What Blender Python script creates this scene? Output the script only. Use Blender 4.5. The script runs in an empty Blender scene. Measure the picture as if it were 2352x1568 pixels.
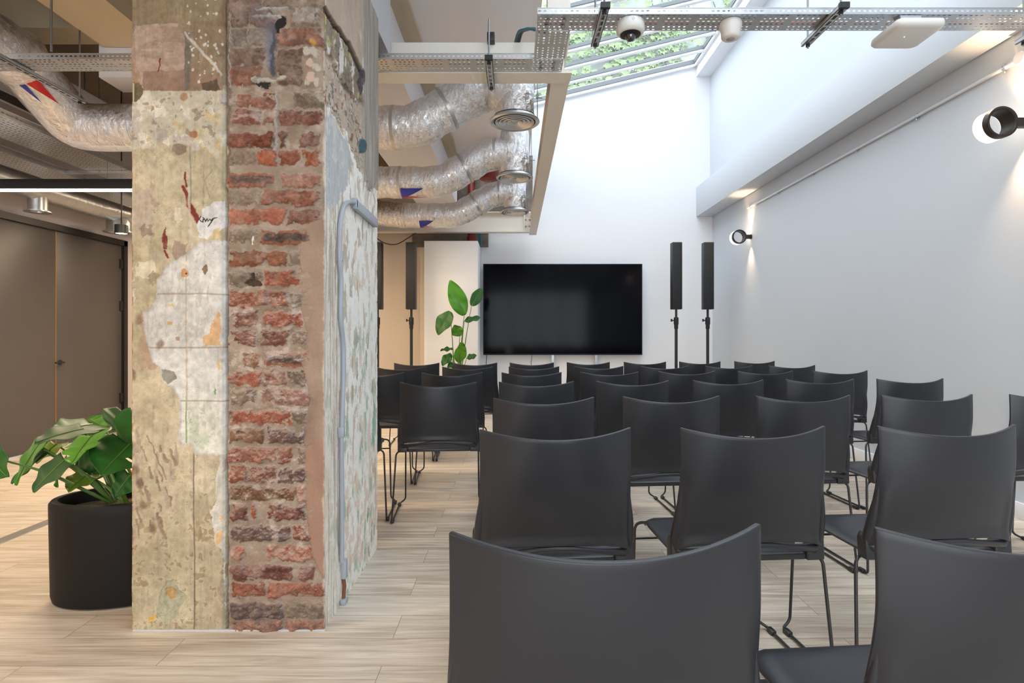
import bpy, bmesh, math, random
import numpy as np
from mathutils import Vector, Matrix
random.seed(7)
sc = bpy.context.scene
COL = sc.collection
F, CX, CY, H = 1307.0, 1182.0, 770.0, 1.15

# ---------------------------------------------------------------- camera, sky, exposure
cam_d = bpy.data.cameras.new('camera'); cam = bpy.data.objects.new('camera', cam_d); COL.objects.link(cam)
cam.location = (0, 0, H); cam.rotation_euler = (math.pi/2, 0, 0)
cam_d.sensor_width = 36.0; cam_d.lens = F/2352*36
cam_d.shift_x = -6/2352; cam_d.shift_y = -14/2352; cam_d.clip_start = .05
sc.camera = cam
# portals only guide the sampling of the sky (they give off no light themselves)
w = bpy.data.worlds.new('sky'); sc.world = w; w.use_nodes = True
bg = w.node_tree.nodes['Background']; bg.inputs[0].default_value = (.895, .95, 1.0, 1); bg.inputs[1].default_value = 4.4
sc.view_settings.view_transform = 'Standard'; sc.view_settings.look = 'None'
sc.view_settings.gamma = 1; sc.view_settings.use_curve_mapping = False
sc.view_settings.exposure = 0.7
sc.cycles.max_bounces = 10; sc.cycles.diffuse_bounces = 6; sc.cycles.transparent_max_bounces = 12
sc.cycles.caustics_reflective = False; sc.cycles.caustics_refractive = False
sc.cycles.sample_clamp_indirect = 6.0
sc.cycles.use_denoising = True

YR_ = -5.0
def lamp(name, kind, loc, energy, color=(1, 1, 1), rot=(0, 0, 0), **kw):
    d = bpy.data.lights.new(name, kind); d.energy = energy; d.color = color
    for k, v in kw.items(): setattr(d, k, v)
    o = bpy.data.objects.new(name, d); COL.objects.link(o); o.location = loc; o.rotation_euler = rot
    return o
# portal at the skylight only guides sampling of the sky (it gives off no light itself)
po = lamp('skylight_portal', 'AREA', (1.52, 2.06, 5.25), 1, shape='RECTANGLE', size=2.85, size_y=14.1)
po.rotation_euler = (0, -math.atan(.243), 0); po.data.cycles.is_portal = True
p2 = lamp('added_window_portal', 'AREA', (.375, YR_+.02, 1.55), 1, rot=(math.pi/2, 0, 0), shape='RECTANGLE', size=5.1, size_y=2.8); p2.data.cycles.is_portal = True  # sampling portal for the added window wall
WARM = (1.0, .77, .52)
# light of the linear lamp, plus unseen warm fill lights added in the left room
for (x, y, e) in ((-3.4, .9, 34), (-3.2, -1.6, 42), (-3.1, 4.5, 26), (-3.2, 6.6, 34), (-1.6, 7.3, 22), (-2.1, 5.0, 34)):
    lamp('lamp_and_fill_light', 'AREA', (x, y, 2.28 if y == 4.5 else 2.6), e, WARM, shape='RECTANGLE', size=1.8, size_y=.06)

# ---------------------------------------------------------------- helpers
def P(px, py, Y): return Vector(((px-CX)*Y/F, Y, H-(py-CY)*Y/F))
def lin(c):
    c = np.asarray(c, float)/255.0
    return np.where(c <= .04045, c/12.92, ((c+.055)/1.055)**2.4)
def rgb(r, g, b): l = lin((r, g, b)); return (float(l[0]), float(l[1]), float(l[2]), 1)

def mat(name, color, rough=.5, metal=0, bump=0, bscale=20, var=0, vscale=5, stretch=(1, 1, 1), spec=.5, coat=0, bdist=.01):
    m = bpy.data.materials.new(name); m.use_nodes = True; nt = m.node_tree; n = nt.nodes; b = n['Principled BSDF']
    b.inputs['Base Color'].default_value = color; b.inputs['Roughness'].default_value = rough
    b.inputs['Metallic'].default_value = metal; b.inputs['Specular IOR Level'].default_value = spec
    b.inputs['Coat Weight'].default_value = coat
    tc = n.new('ShaderNodeTexCoord'); mp = n.new('ShaderNodeMapping'); nt.links.new(tc.outputs['Object'], mp.inputs[0])
    mp.inputs['Scale'].default_value = stretch
    if var:
        t = n.new('ShaderNodeTexNoise'); t.inputs['Scale'].default_value = vscale; t.inputs['Detail'].default_value = 6
        nt.links.new(mp.outputs[0], t.inputs['Vector'])
        mx = n.new('ShaderNodeMix'); mx.data_type = 'RGBA'
        mx.inputs[6].default_value = tuple(max(0, c*(1-var)) for c in color[:3])+(1,)
        mx.inputs[7].default_value = tuple(min(1, c*(1+var)) for c in color[:3])+(1,)
        nt.links.new(t.outputs['Fac'], mx.inputs[0]); nt.links.new(mx.outputs[2], b.inputs['Base Color'])
    if bump:
        t = n.new('ShaderNodeTexNoise'); t.inputs['Scale'].default_value = bscale; t.inputs['Detail'].default_value = 5
        nt.links.new(mp.outputs[0], t.inputs['Vector'])
        bp = n.new('ShaderNodeBump'); bp.inputs['Strength'].default_value = bump; bp.inputs['Distance'].default_value = bdist
        nt.links.new(t.outputs['Fac'], bp.inputs['Height']); nt.links.new(bp.outputs[0], b.inputs['Normal'])
    return m
def emis(name, color, s):
    m = bpy.data.materials.new(name); m.use_nodes = True; b = m.node_tree.nodes['Principled BSDF']
    b.inputs['Base Color'].default_value = (.8, .8, .8, 1); b.inputs['Emission Color'].default_value = color
    b.inputs['Emission Strength'].default_value = s
    return m

class MB:
    def __init__(s): s.v = []; s.f = []
    def add(s, vs, fs):
        o = len(s.v); s.v += [tuple(v) for v in vs]; s.f += [tuple(i+o for i in f) for f in fs]; return s
    def box(s, x0, x1, y0, y1, z0, z1):
        vs = [(x, y, z) for z in (z0, z1) for y in (y0, y1) for x in (x0, x1)]
        return s.add(vs, [(0, 2, 3, 1), (4, 5, 7, 6), (0, 1, 5, 4), (2, 6, 7, 3), (0, 4, 6, 2), (1, 3, 7, 5)])
    def tube(s, pts, r, seg=10, cap=True, closed=False):
        pts = [Vector(p) for p in pts]; n = len(pts)
        rs = r if isinstance(r, (list, tuple)) else [r]*n
        rings = []; t0 = (pts[1]-pts[0]).normalized()
        up = Vector((0, 0, 1)) if abs(t0.z) < .9 else Vector((1, 0, 0))
        nrm = (up-t0*up.dot(t0)).normalized()
        for i, p in enumerate(pts):
            a = pts[(i-1) % n] if (i or closed) else p; b = pts[(i+1) % n] if (i < n-1 or closed) else p
            t = (b-a).normalized(); nrm = (nrm-t*nrm.dot(t)).normalized(); bi = t.cross(nrm)
            rings.append([p+(nrm*math.cos(q)+bi*math.sin(q))*rs[i] for q in [2*math.pi*k/seg for k in range(seg)]])
        vs = [v for rg in rings for v in rg]; fs = []
        for i in range(n if closed else n-1):
            for k in range(seg):
                a, b = i*seg+k, i*seg+(k+1) % seg; j = ((i+1) % n)*seg
                fs.append((a, b, j+(k+1) % seg, j+k))
        if cap and not closed:
            fs.append(tuple(reversed(range(seg)))); fs.append(tuple((n-1)*seg+k for k in range(seg)))
        return s.add(vs, fs)
    def lathe(s, prof, c=(0, 0, 0), seg=32, axis='Z', cap=True):
        vs = []; n = len(prof)
        for (r, h) in prof:
            for k in range(seg):
                q = 2*math.pi*k/seg; a, b = r*math.cos(q), r*math.sin(q)
                p = (a, b, h) if axis == 'Z' else ((a, h, b) if axis == 'Y' else (h, a, b))
                vs.append((p[0]+c[0], p[1]+c[1], p[2]+c[2]))
        fs = [(i*seg+k, i*seg+(k+1) % seg, (i+1)*seg+(k+1) % seg, (i+1)*seg+k) for i in range(n-1) for k in range(seg)]
        if cap:
            if prof[0][0] > 1e-5: fs.append(tuple(reversed(range(seg))))
            if prof[-1][0] > 1e-5: fs.append(tuple((n-1)*seg+k for k in range(seg)))
        return s.add(vs, fs)
    def prism(s, poly, ext):
        ext = Vector(ext); n = len(poly); a = [Vector(p) for p in poly]
        return s.add(a+[p+ext for p in a], [tuple(range(n)), tuple(range(2*n-1, n-1, -1))]+[(i, i+n, (i+1) % n+n, (i+1) % n) for i in range(n)])
    def build(s, name, m, parent=None, smooth=False, bevel=0, seg=2, weld=False):
        me = bpy.data.meshes.new(name); me.from_pydata(s.v, [], s.f)
        bm = bmesh.new(); bm.from_mesh(me)
        if weld: bmesh.ops.remove_doubles(bm, verts=bm.verts, dist=1e-5)
        if bevel:
            ed = [e for e in bm.edges if len(e.link_faces) == 2 and e.calc_face_angle(0) > .5]
            bmesh.ops.bevel(bm, geom=ed, offset=bevel, segments=seg, profile=.5, affect='EDGES', clamp_overlap=True)
        bmesh.ops.recalc_face_normals(bm, faces=bm.faces)
        bm.to_mesh(me); bm.free()
        if smooth or bevel:
            me.polygons.foreach_set('use_smooth', [True]*len(me.polygons))
            if hasattr(me, 'set_sharp_from_angle'): me.set_sharp_from_angle(angle=math.radians(42))
        me.materials.append(m)
        o = bpy.data.objects.new(name, me); COL.objects.link(o)
        if parent is not None: o.parent = parent
        return o
def tag(o, label=None, cat=None, group=None, kind=None):
    if label: o['label'] = label
    if cat: o['category'] = cat
    if group: o['group'] = group
    if kind: o['kind'] = kind
    return o
def empty(name, loc=(0, 0, 0), rz=0, **k):
    o = bpy.data.objects.new(name, None); COL.objects.link(o); o.location = loc; o.rotation_euler = (0, 0, rz)
    o.empty_display_size = .05
    return tag(o, **k)
def kids(o): return [c for c in bpy.data.objects if c.parent is o]
KID = {}
def copy_tree(o, parent=None, cache=None):
    c = o.copy(); COL.objects.link(c)
    if parent is not None: c.parent = parent
    if cache is None: cache = {}
    ch = cache.get(o.name)
    if ch is None: ch = KID.setdefault(o.name, kids(o))
    for k in ch: copy_tree(k, c)
    return c
def fillet(pts, rad, n=5):
    pts = [Vector(p) for p in pts]; out = [pts[0]]
    for i in range(1, len(pts)-1):
        a, p, b = pts[i-1], pts[i], pts[i+1]
        r = rad[i-1] if isinstance(rad, (list, tuple)) else rad
        d1 = (a-p); d2 = (b-p); r = min(r, d1.length*.49, d2.length*.49)
        A = p+d1.normalized()*r; B = p+d2.normalized()*r
        for k in range(n+1):
            t = k/n; out.append(A*(1-t)**2+p*2*t*(1-t)+B*t*t)
    out.append(pts[-1]); return out
def struct(mb, name, m, label=None, cat=None, **k):
    o = mb.build(name, m, **k); return tag(o, label, cat, None, 'structure')

# ---------------------------------------------------------------- materials
WALL = mat('white_paint', rgb(232, 233, 236), .7, bump=.06, bscale=60, bdist=.004)
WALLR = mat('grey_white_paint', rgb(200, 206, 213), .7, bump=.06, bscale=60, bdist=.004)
CEILW = mat('ceiling_paint', rgb(236, 236, 241), .75, bump=.05, bscale=40, bdist=.004)
WALLB = mat('beige_paint', rgb(216, 203, 186), .7)
WALLM = mat('mauve_paint', rgb(196, 188, 186), .7)
STEELW = mat('painted_steel', rgb(234, 229, 220), .45, var=.06, vscale=3)
STEELG = mat('grey_painted_steel', rgb(204, 206, 210), .5, var=.05, vscale=3)
DARKCEIL = mat('dark_concrete', rgb(118, 104, 88), .85, bump=.3, bscale=12, var=.25, vscale=3)
RAWC = mat('raw_concrete', rgb(120, 110, 100), .9, bump=.8, bscale=30, var=.4, vscale=9)
BEAMC = mat('cream_concrete', rgb(206, 190, 162), .8, bump=.2, bscale=15, var=.15, vscale=4, stretch=(1, .3, 1))
STRIPC = mat('board_marked_concrete', rgb(196, 182, 158), .85, bump=.5, bscale=18, var=.25, vscale=12, stretch=(1, .15, 1))
GALV = mat('galvanised_steel', rgb(196, 198, 200), .32, metal=.85, var=.12, vscale=14, bump=.05, bscale=30)
ZINC = mat('zinc_rod', rgb(150, 152, 155), .35, metal=.9)
BLACKP = mat('black_plastic', rgb(32, 32, 34), .45)
CHAIRP = mat('matt_black_polypropylene', rgb(40, 41, 46), .36, bump=.05, bscale=900, bdist=.0005, spec=.45)
CHAIRL = mat('black_powder_coat', rgb(30, 30, 33), .35, spec=.6)
DOORM = mat('grey_door_laminate', rgb(80, 75, 73), .38)
FRAMEB = mat('black_door_frame', rgb(28, 26, 26), .4)
BRASS = mat('brass_edge', rgb(176, 132, 80), .4, metal=.5)
REDP = mat('red_oxide_pipe', rgb(128, 40, 34), .4)
CONDUIT = mat('grey_conduit', rgb(168, 174, 184), .4)
WHITEP = mat('white_plastic', rgb(224, 222, 218), .4)
POTM = mat('matt_black_pot', rgb(24, 22, 22), .6, spec=.25)
SOIL = mat('gravel_soil', rgb(120, 108, 84), .95, bump=1, bscale=120, var=.5, vscale=80)
BRONZE = mat('dark_bronze', rgb(52, 42, 38), .4, metal=.3)
BLUET = mat('blue_tape', rgb(30, 44, 150), .4); REDT = mat('red_tape', rgb(200, 36, 40), .4)
CABR = mat('red_cable', rgb(200, 60, 66), .5); CABB = mat('blue_cable', rgb(60, 130, 175), .5)
CABK = mat('black_cable', rgb(24, 24, 26), .5); CABT = mat('teal_cable', rgb(30, 110, 120), .5)
GRILLE = mat('speaker_grille', rgb(20, 20, 22), .6, bump=.6, bscale=300, bdist=.003)

def foil():
    m = bpy.data.materials.new('crinkled_foil'); m.use_nodes = True; nt = m.node_tree; n = nt.nodes; b = n['Principled BSDF']
    b.inputs['Base Color'].default_value = rgb(240, 240, 242); b.inputs['Metallic'].default_value = .92; b.inputs['Roughness'].default_value = .24
    tc = n.new('ShaderNodeTexCoord')
    v = n.new('ShaderNodeTexVoronoi'); v.inputs['Scale'].default_value = 19; v.feature = 'F1'
    ns = n.new('ShaderNodeTexNoise'); ns.inputs['Scale'].default_value = 20; ns.inputs['Detail'].default_value = 9; ns.inputs['Roughness'].default_value = .62; ns.inputs['Distortion'].default_value = 1.2
    mp = n.new('ShaderNodeMapping'); mp.inputs['Scale'].default_value = (1.6, 1, 1)
    nt.links.new(tc.outputs['Object'], mp.inputs[0]); nt.links.new(mp.outputs[0], ns.inputs['Vector'])
    mv = n.new('ShaderNodeMix'); mv.data_type = 'RGBA'; mv.inputs[0].default_value = .12
    nt.links.new(mp.outputs[0], mv.inputs[6]); nt.links.new(ns.outputs['Color'], mv.inputs[7]); nt.links.new(mv.outputs[2], v.inputs['Vector'])
    ad = n.new('ShaderNodeMath'); ad.operation = 'MULTIPLY_ADD'; ad.inputs[1].default_value = .45
    nt.links.new(v.outputs['Distance'], ad.inputs[0]); nt.links.new(ns.outputs['Fac'], ad.inputs[2])
    bp = n.new('ShaderNodeBump'); bp.inputs['Strength'].default_value = .8; bp.inputs['Distance'].default_value = .013
    nt.links.new(ad.outputs[0], bp.inputs['Height']); nt.links.new(bp.outputs[0], b.inputs['Normal'])
    return m
FOIL = foil()
ALU = mat('satin_aluminium', rgb(216, 216, 218), .35, metal=.6)
FOILT = mat('foil_tape', rgb(206, 204, 202), .38, metal=.85)

def floor_mat():
    m = bpy.data.materials.new('oak_planks'); m.use_nodes = True; nt = m.node_tree; n = nt.nodes; L = nt.links; b = n['Principled BSDF']
    tc = n.new('ShaderNodeTexCoord')
    br = n.new('ShaderNodeTexBrick'); br.inputs['Scale'].default_value = 1; br.inputs['Brick Width'].default_value = 1.25
    br.inputs['Row Height'].default_value = .18; br.inputs['Mortar Size'].default_value = .0012; br.inputs['Mortar Smooth'].default_value = .3
    br.offset = .37; br.inputs['Color1'].default_value = (.15, .15, .15, 1); br.inputs['Color2'].default_value = (.9, .9, .9, 1); br.inputs['Mortar'].default_value = (0, 0, 0, 1)
    L.new(tc.outputs['Object'], br.inputs['Vector'])
    def noise(sx, sy, sc_, det=8, dist=0):
        mp = n.new('ShaderNodeMapping'); mp.inputs['Scale'].default_value = (sx, sy, 1); L.new(tc.outputs['Object'], mp.inputs[0])
        ad = n.new('ShaderNodeVectorMath'); ad.operation = 'ADD'; L.new(mp.outputs[0], ad.inputs[0]); 
        sh = n.new('ShaderNodeVectorMath'); sh.operation = 'SCALE'; sh.inputs['Scale'].default_value = 9; L.new(br.outputs['Color'], sh.inputs[0]); L.new(sh.outputs[0], ad.inputs[1])
        t = n.new('ShaderNodeTexNoise'); t.inputs['Scale'].default_value = sc_; t.inputs['Detail'].default_value = det; t.inputs['Distortion'].default_value = dist
        L.new(ad.outputs[0], t.inputs['Vector']); return t
    g1 = noise(.7, 9, 3.2, 9, .6); g2 = noise(2, 70, 3, 6); g3 = noise(.5, 2.2, 1.2, 4)
    cr = n.new('ShaderNodeValToRGB'); e = cr.color_ramp.elements
    e[0].position = .34; e[0].color = rgb(158, 142, 126); e[1].position = .66; e[1].color = rgb(230, 221, 208)
    x = cr.color_ramp.elements.new(.5); x.color = rgb(203, 190, 174)
    a1 = n.new('ShaderNodeMath'); a1.operation = 'MULTIPLY_ADD'; a1.inputs[1].default_value = .3; L.new(g2.outputs['Fac'], a1.inputs[0])
    a2 = n.new('ShaderNodeMath'); a2.operation = 'MULTIPLY_ADD'; a2.inputs[1].default_value = .5; L.new(g1.outputs['Fac'], a2.inputs[0]); L.new(a1.outputs[0], a2.inputs[2])
    a1.inputs[2].default_value = 0
    a3 = n.new('ShaderNodeMath'); a3.operation = 'MULTIPLY_ADD'; a3.inputs[1].default_value = .2; L.new(g3.outputs['Fac'], a3.inputs[0]); L.new(a2.outputs[0], a3.inputs[2])
    L.new(a3.outputs[0], cr.inputs[0])
    # per plank tone
    pt = n.new('ShaderNodeMapRange'); pt.inputs['To Min'].default_value = .92; pt.inputs['To Max'].default_value = 1.05
    L.new(br.outputs['Color'], pt.inputs['Value'])
    mu = n.new('ShaderNodeVectorMath'); mu.operation = 'SCALE'; L.new(cr.outputs[0], mu.inputs[0]); L.new(pt.outputs[0], mu.inputs['Scale'])
    mx = n.new('ShaderNodeMix'); mx.data_type = 'RGBA'; L.new(br.outputs['Fac'], mx.inputs[0]); L.new(mu.outputs[0], mx.inputs[6]); mx.inputs[7].default_value = rgb(120, 104, 88)
    L.new(mx.outputs[2], b.inputs['Base Color']); b.inputs['Roughness'].default_value = .36
    bp = n.new('ShaderNodeBump'); bp.inputs['Strength'].default_value = .12; bp.inputs['Distance'].default_value = .004
    L.new(g2.outputs['Fac'], bp.inputs['Height']); L.new(bp.outputs[0], b.inputs['Normal'])
    return m
FLOOR = floor_mat()

def glass_mat(nm, tint):
    m = bpy.data.materials.new(nm); m.use_nodes = True; nt = m.node_tree; n = nt.nodes; n.remove(n['Principled BSDF'])
    t = n.new('ShaderNodeBsdfTransparent'); t.inputs[0].default_value = tint
    g = n.new('ShaderNodeBsdfGlossy'); g.inputs['Roughness'].default_value = .03
    fr = n.new('ShaderNodeFresnel'); fr.inputs[0].default_value = 1.45
    mx = n.new('ShaderNodeMixShader'); nt.links.new(fr.outputs[0], mx.inputs[0]); nt.links.new(t.outputs[0], mx.inputs[1]); nt.links.new(g.outputs[0], mx.inputs[2])
    nt.links.new(mx.outputs[0], n['Material Output'].inputs[0]); return m
GLASS = glass_mat('clear_glass', (.95, .97, .97, 1)); GLASST = glass_mat('tinted_skylight_glass', (.68, .70, .71, 1))

# ---------------------------------------------------------------- room shell
XL, XR, YB, YR = -4.72, 3.17, 9.12, -5.0
def roofz(x): return 4.83+.243*(x-.3)
struct(MB().box(XL-.2, XR+.3, YR-.2, YB+.3, -.12, 0), 'floor', FLOOR)
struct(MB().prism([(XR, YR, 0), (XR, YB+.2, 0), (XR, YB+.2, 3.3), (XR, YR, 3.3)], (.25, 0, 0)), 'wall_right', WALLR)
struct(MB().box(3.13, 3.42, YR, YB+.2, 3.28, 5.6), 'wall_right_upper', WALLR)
bw = MB().prism([(-1.4, YB, 0), (3.5, YB, 0), (3.5, YB, roofz(3.5)+.04), (.13, YB, roofz(.13)+.04), (-1.4, YB, 4.9)], (0, .2, 0))
struct(bw, 'wall_back', WALL)
struct(MB().box(XL-.2, -1.4, YB, YB+.2, 0, 3.8), 'wall_back_left', WALLB)
rw = MB().box(XL-.2, -2.2, YR-.2, YR, 0, 6.2); rw.box(2.95, XR+.3, YR-.2, YR, 0, 6.2); rw.box(-2.2, 2.95, YR-.2, YR, 0, .15); rw.box(-2.2, 2.95, YR-.2, YR, 2.95, 6.2)
struct(rw, 'wall_rear', WALL)
lw = MB()
lw.box(XL-.2, XL, YR, 4.80, 0, 3.8); lw.box(XL-.2, XL, 6.89, YB, 0, 3.8); lw.box(XL-.2, XL, 4.80, 6.89, 2.29, 3.8)
struct(lw, 'wall_left', WALLM)
# deep beam along the right wall
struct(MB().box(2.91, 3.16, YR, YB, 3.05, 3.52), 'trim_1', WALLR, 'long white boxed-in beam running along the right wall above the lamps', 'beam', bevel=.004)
# skylight upstand, soffit and ceiling pieces
struct(MB().box(2.91, 3.14, YR, YB, 5.29, 5.56), 'trim_2', WALL, 'white upstand box along the right side of the skylight', 'upstand')
struct(MB().box(.13, .19, YR, YB, 3.47, 4.86), 'trim_3', WALL, 'white fascia from the upper floor edge to the skylight', 'fascia')
sl = MB().box(-.86, .13, YR, 7.85, 3.47, 3.62)
struct(sl, 'ceiling', CEILW)
struct(MB().box(-.86, .13, 7.85, YB, 4.0, 4.15), 'ceiling_recess', RAWC)
struct(MB().box(XL-.2, -.86, YR, YB, 3.6, 3.75), 'ceiling_left', DARKCEIL)
# skylight
wn = empty('window_1', (0, 0, 0), kind='structure', label='sloping glazed skylight with white bars over the hall', cat='skylight')
def sloped(x0, x1, y0, y1, d0, d1):
    return [(x0, y0, roofz(x0)+d0), (x1, y0, roofz(x1)+d0), (x1, y1, roofz(x1)+d0), (x0, y1, roofz(x0)+d0),
            (x0, y0, roofz(x0)+d1), (x1, y0, roofz(x1)+d1), (x1, y1, roofz(x1)+d1), (x0, y1, roofz(x0)+d1)]
BXF = [(0, 3, 2, 1), (4, 5, 6, 7), (0, 1, 5, 4), (1, 2, 6, 5), (2, 3, 7, 6), (3, 0, 4, 7)]
k = 0; y = YB-.5
WINW = mat('white_window_frame', rgb(236, 238, 240), .35)
GASK = mat('grey_gasket', rgb(110, 116, 120), .5)
while y > YR:
    MB().add(sloped(.19, 2.93, y-.03, y+.03, -.0, .07), BXF).build('glazing_bar', WINW, wn)
    MB().add(sloped(.19, 2.93, y-.045, y-.03, .03, .075), BXF).add(sloped(.19, 2.93, y+.03, y+.045, .03, .075), BXF).build('gasket', GASK, kids(wn)[-1] if False else wn)
    y -= .5
fr = MB().add(sloped(.19, 2.93, YB-.07, YB+.02, -.02, .1), BXF).add(sloped(2.86, 2.93, YR, YB, -.02, .1), BXF).add(sloped(.19, .25, YR, YB, -.02, .1), BXF)
fr.build('window_frame', WINW, wn)
MB().add(sloped(2.845, 2.86, YR, YB-.07, .02, .085), BXF).add(sloped(.25, 2.86, YB-.085, YB-.07, .02, .085), BXF).build('window_gasket', GASK, wn)
MB().add([(.13, YR, roofz(.13)+.06), (2.93, YR, roofz(2.93)+.06), (2.93, YB+.1, roofz(2.93)+.06), (.13, YB+.1, roofz(.13)+.06)], [(0, 1, 2, 3)]).build('window_pane', GLASST, wn)
w2 = empty('added_window', (0, 0, 0), kind='structure', label='wide white framed window wall added unseen behind the camera for light', cat='window')  # unseen window wall, added to light the chair backs and pillar front
f2 = MB()
for i in range(6): x_ = -2.2+i*(5.15-.06)/5; f2.box(x_, x_+.06, YR-.14, YR-.06, .15, 2.95)
f2.box(-2.2, 2.95, YR-.14, YR-.06, .15, .21); f2.box(-2.2, 2.95, YR-.14, YR-.06, 2.89, 2.95)
f2.build('window_frame', WINW, w2)
MB().add([(-2.2, YR-.1, .15), (2.95, YR-.1, .15), (2.95, YR-.1, 2.95), (-2.2, YR-.1, 2.95)], [(0, 1, 2, 3)]).build('window_pane', GLASS, w2)
# skirting boards
struct(MB().box(XR-.016, XR, YR, YB, 0, .105), 'baseboard_right', WALL, bevel=.003)
struct(MB().box(-.5, XR-.016, YB-.016, YB, 0, .105), 'baseboard_back', WALL)
struct(MB().box(XL, XL+.016, 6.9, YB, 0, .1), 'baseboard_left', WALLM)
# outside: rendered garden wall with ivy
struct(MB().box(-5, 9, 12.6, 12.8, 0, 13), 'wall_garden', mat('white_render', rgb(186, 192, 192), .9, bump=.3, bscale=10, var=.12, vscale=1.2))

# door in the left wall
dr = empty('door_1', (XL, 5.86, 0), kind='structure', label='tall dark grey double door with black frame in the left wall', cat='door')
def dbox(y0, y1, z0, z1, x0, x1): return MB().box(x0, x1, y0-5.86, y1-5.86, z0, z1)
fm = dbox(4.80, 4.87, 0, 2.29, -.08, .03); fm.box(-.08, .03, 6.84-5.86, 6.90-5.86, 0, 2.29); fm.box(-.08, .03, 4.80-5.86, 6.90-5.86, 2.225, 2.29)
fm.build('door_frame', FRAMEB, dr)
for (a, b) in ((4.87, 5.856), (5.864, 6.84)):
    dl = dbox(a, b, .006, 2.225, -.05, -.005).build('door_leaf', DOORM, dr, bevel=.002)
    if a > 5:
        MB().tube(fillet([(-.005, .05, 1.0-.13), (.05, .05, .87), (.05, -.07, .87)], .015), .009).build('door_handle', BLACKP, dl)
        MB().lathe([(.026, -.006), (.026, .004)], (0, .05, .87), axis='X').build('handle_rose', BLACKP, dl)
        for hz in (.35, 1.45, 1.95): MB().box(-.012, .014, 6.80-5.86, 6.86-5.86, hz, hz+.11).build('hinge', BLACKP, dl)
dbox(5.856, 5.864, .006, 2.225, -.04, -.003).build('door_seal', BRASS, dr)
# floor trim strip of the left room
tag(MB().box(-2.862, -2.835, -2, 4.6, 0, .006).build('floor_trim', GALV), 'thin metal strip set in the floor left of the plant pot', 'floor strip', kind='structure')
tag(MB().box(-2.91, -2.862, -2, 4.6, 0, .004).build('floor_mat_edge', mat('grey_joint', rgb(120, 114, 108), .8)), 'grey joint line beside the metal floor strip', 'floor strip', kind='structure')

# ---------------------------------------------------------------- steelwork and soffits
def beam(name, mb, m, label, **k): return tag(mb.build(name, m, **k), label, 'beam', kind='structure')
FB = 3.33
b = MB().box(-1.38, .30, FB+.13, FB+.14, 2.70, 2.93); b.box(-1.38, .335, FB, FB+.14, 2.685, 2.70)
beam('steel_beam', b, STEELW, 'cream steel beam crossing behind the pillar, above the cable tray')
b = MB().box(.285, .295, FB+.1, YB-.3, 2.72, 2.95); b.box(.225, .335, FB+.14, YB-.3, 2.705, 2.72); b.box(.235, .335, FB+.14, YB-.3, 2.94, 2.952)
beam('steel_beam', b, STEELW, 'cream steel edge beam running from the tray corner to the screen wall')
b = MB().box(XL, .285, 8.62, 8.63, 2.72, 3.0); b.box(XL, .26, 8.56, 8.68, 2.706, 2.72); b.box(XL, .26, 8.56, 8.68, 3.0, 3.012)
b.box(.14, .15, 8.575, 8.62, 2.72, 3.0)
beam('steel_beam', b, STEELW, 'cream steel beam across the far end, above the white column and screen wall')
b = MB()
for (x, z) in ((.17, 2.80), (.17, 2.9), (.225, 2.80), (.225, 2.9)): b.lathe([(.012, -.01), (.012, 0)], (x, 8.62, z), axis='Y', seg=6)
o = b.build('bolt', ZINC, o if False else None); o.parent = bpy.data.objects['steel_beam.002']
beam('steel_post', MB().box(.195, .33, 3.36, 3.48, 2.93, roofz(.3)), STEELW, 'short cream steel post above the cable tray corner')
beam('boxed_soffit', MB().box(-1.40, -.742, YR, 3.40, 2.81, 3.47), STEELG, 'grey boxed-in soffit meeting the pillar top')
beam('boxed_soffit', MB().box(-1.45, -.86, 3.50, 8.5, 3.10, 3.47), CEILW, 'white boxed-in soffit behind the foil ducts')
beam('concrete_strip', MB().box(-.86, -.73, 3.5, 7.85, 3.44, 3.47), STRIPC, 'strip of bare board-marked concrete on the ceiling behind the ducts')
beam('concrete_strip', MB().box(-.74, -.62, YR, 3.32, 3.44, 3.47), STRIPC, 'strip of bare board-marked concrete on the ceiling beside the pillar')
beam('concrete_beam', MB().box(-2.78, -2.38, YR, 3.85, 3.10, 3.6), BEAMC, 'cream concrete ceiling beam at the upper left')
beam('concrete_beam', MB().box(XL, -1.45, 3.83, 4.05, 3.22, 3.6), BEAMC, 'cream concrete cross beam behind the threaded rods at upper left')
beam('concrete_column', MB().box(-2.82, -2.2, 3.86, 4.1, 2.9, 3.22), CEILW, 'pale boxed column head behind the left cable tray')
# far dark recess: raw concrete back, behind the last duct
struct(MB().box(-1.2, .285, YB-.10, YB-.01, 3.0, 4.0), 'wall_recess', RAWC)
struct(MB().box(-1.62, -.42, YB-.12, YB-.01, 2.56, 2.83), 'trim_4', RAWC, 'bare dark concrete lintel above the white column', 'lintel')
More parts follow.
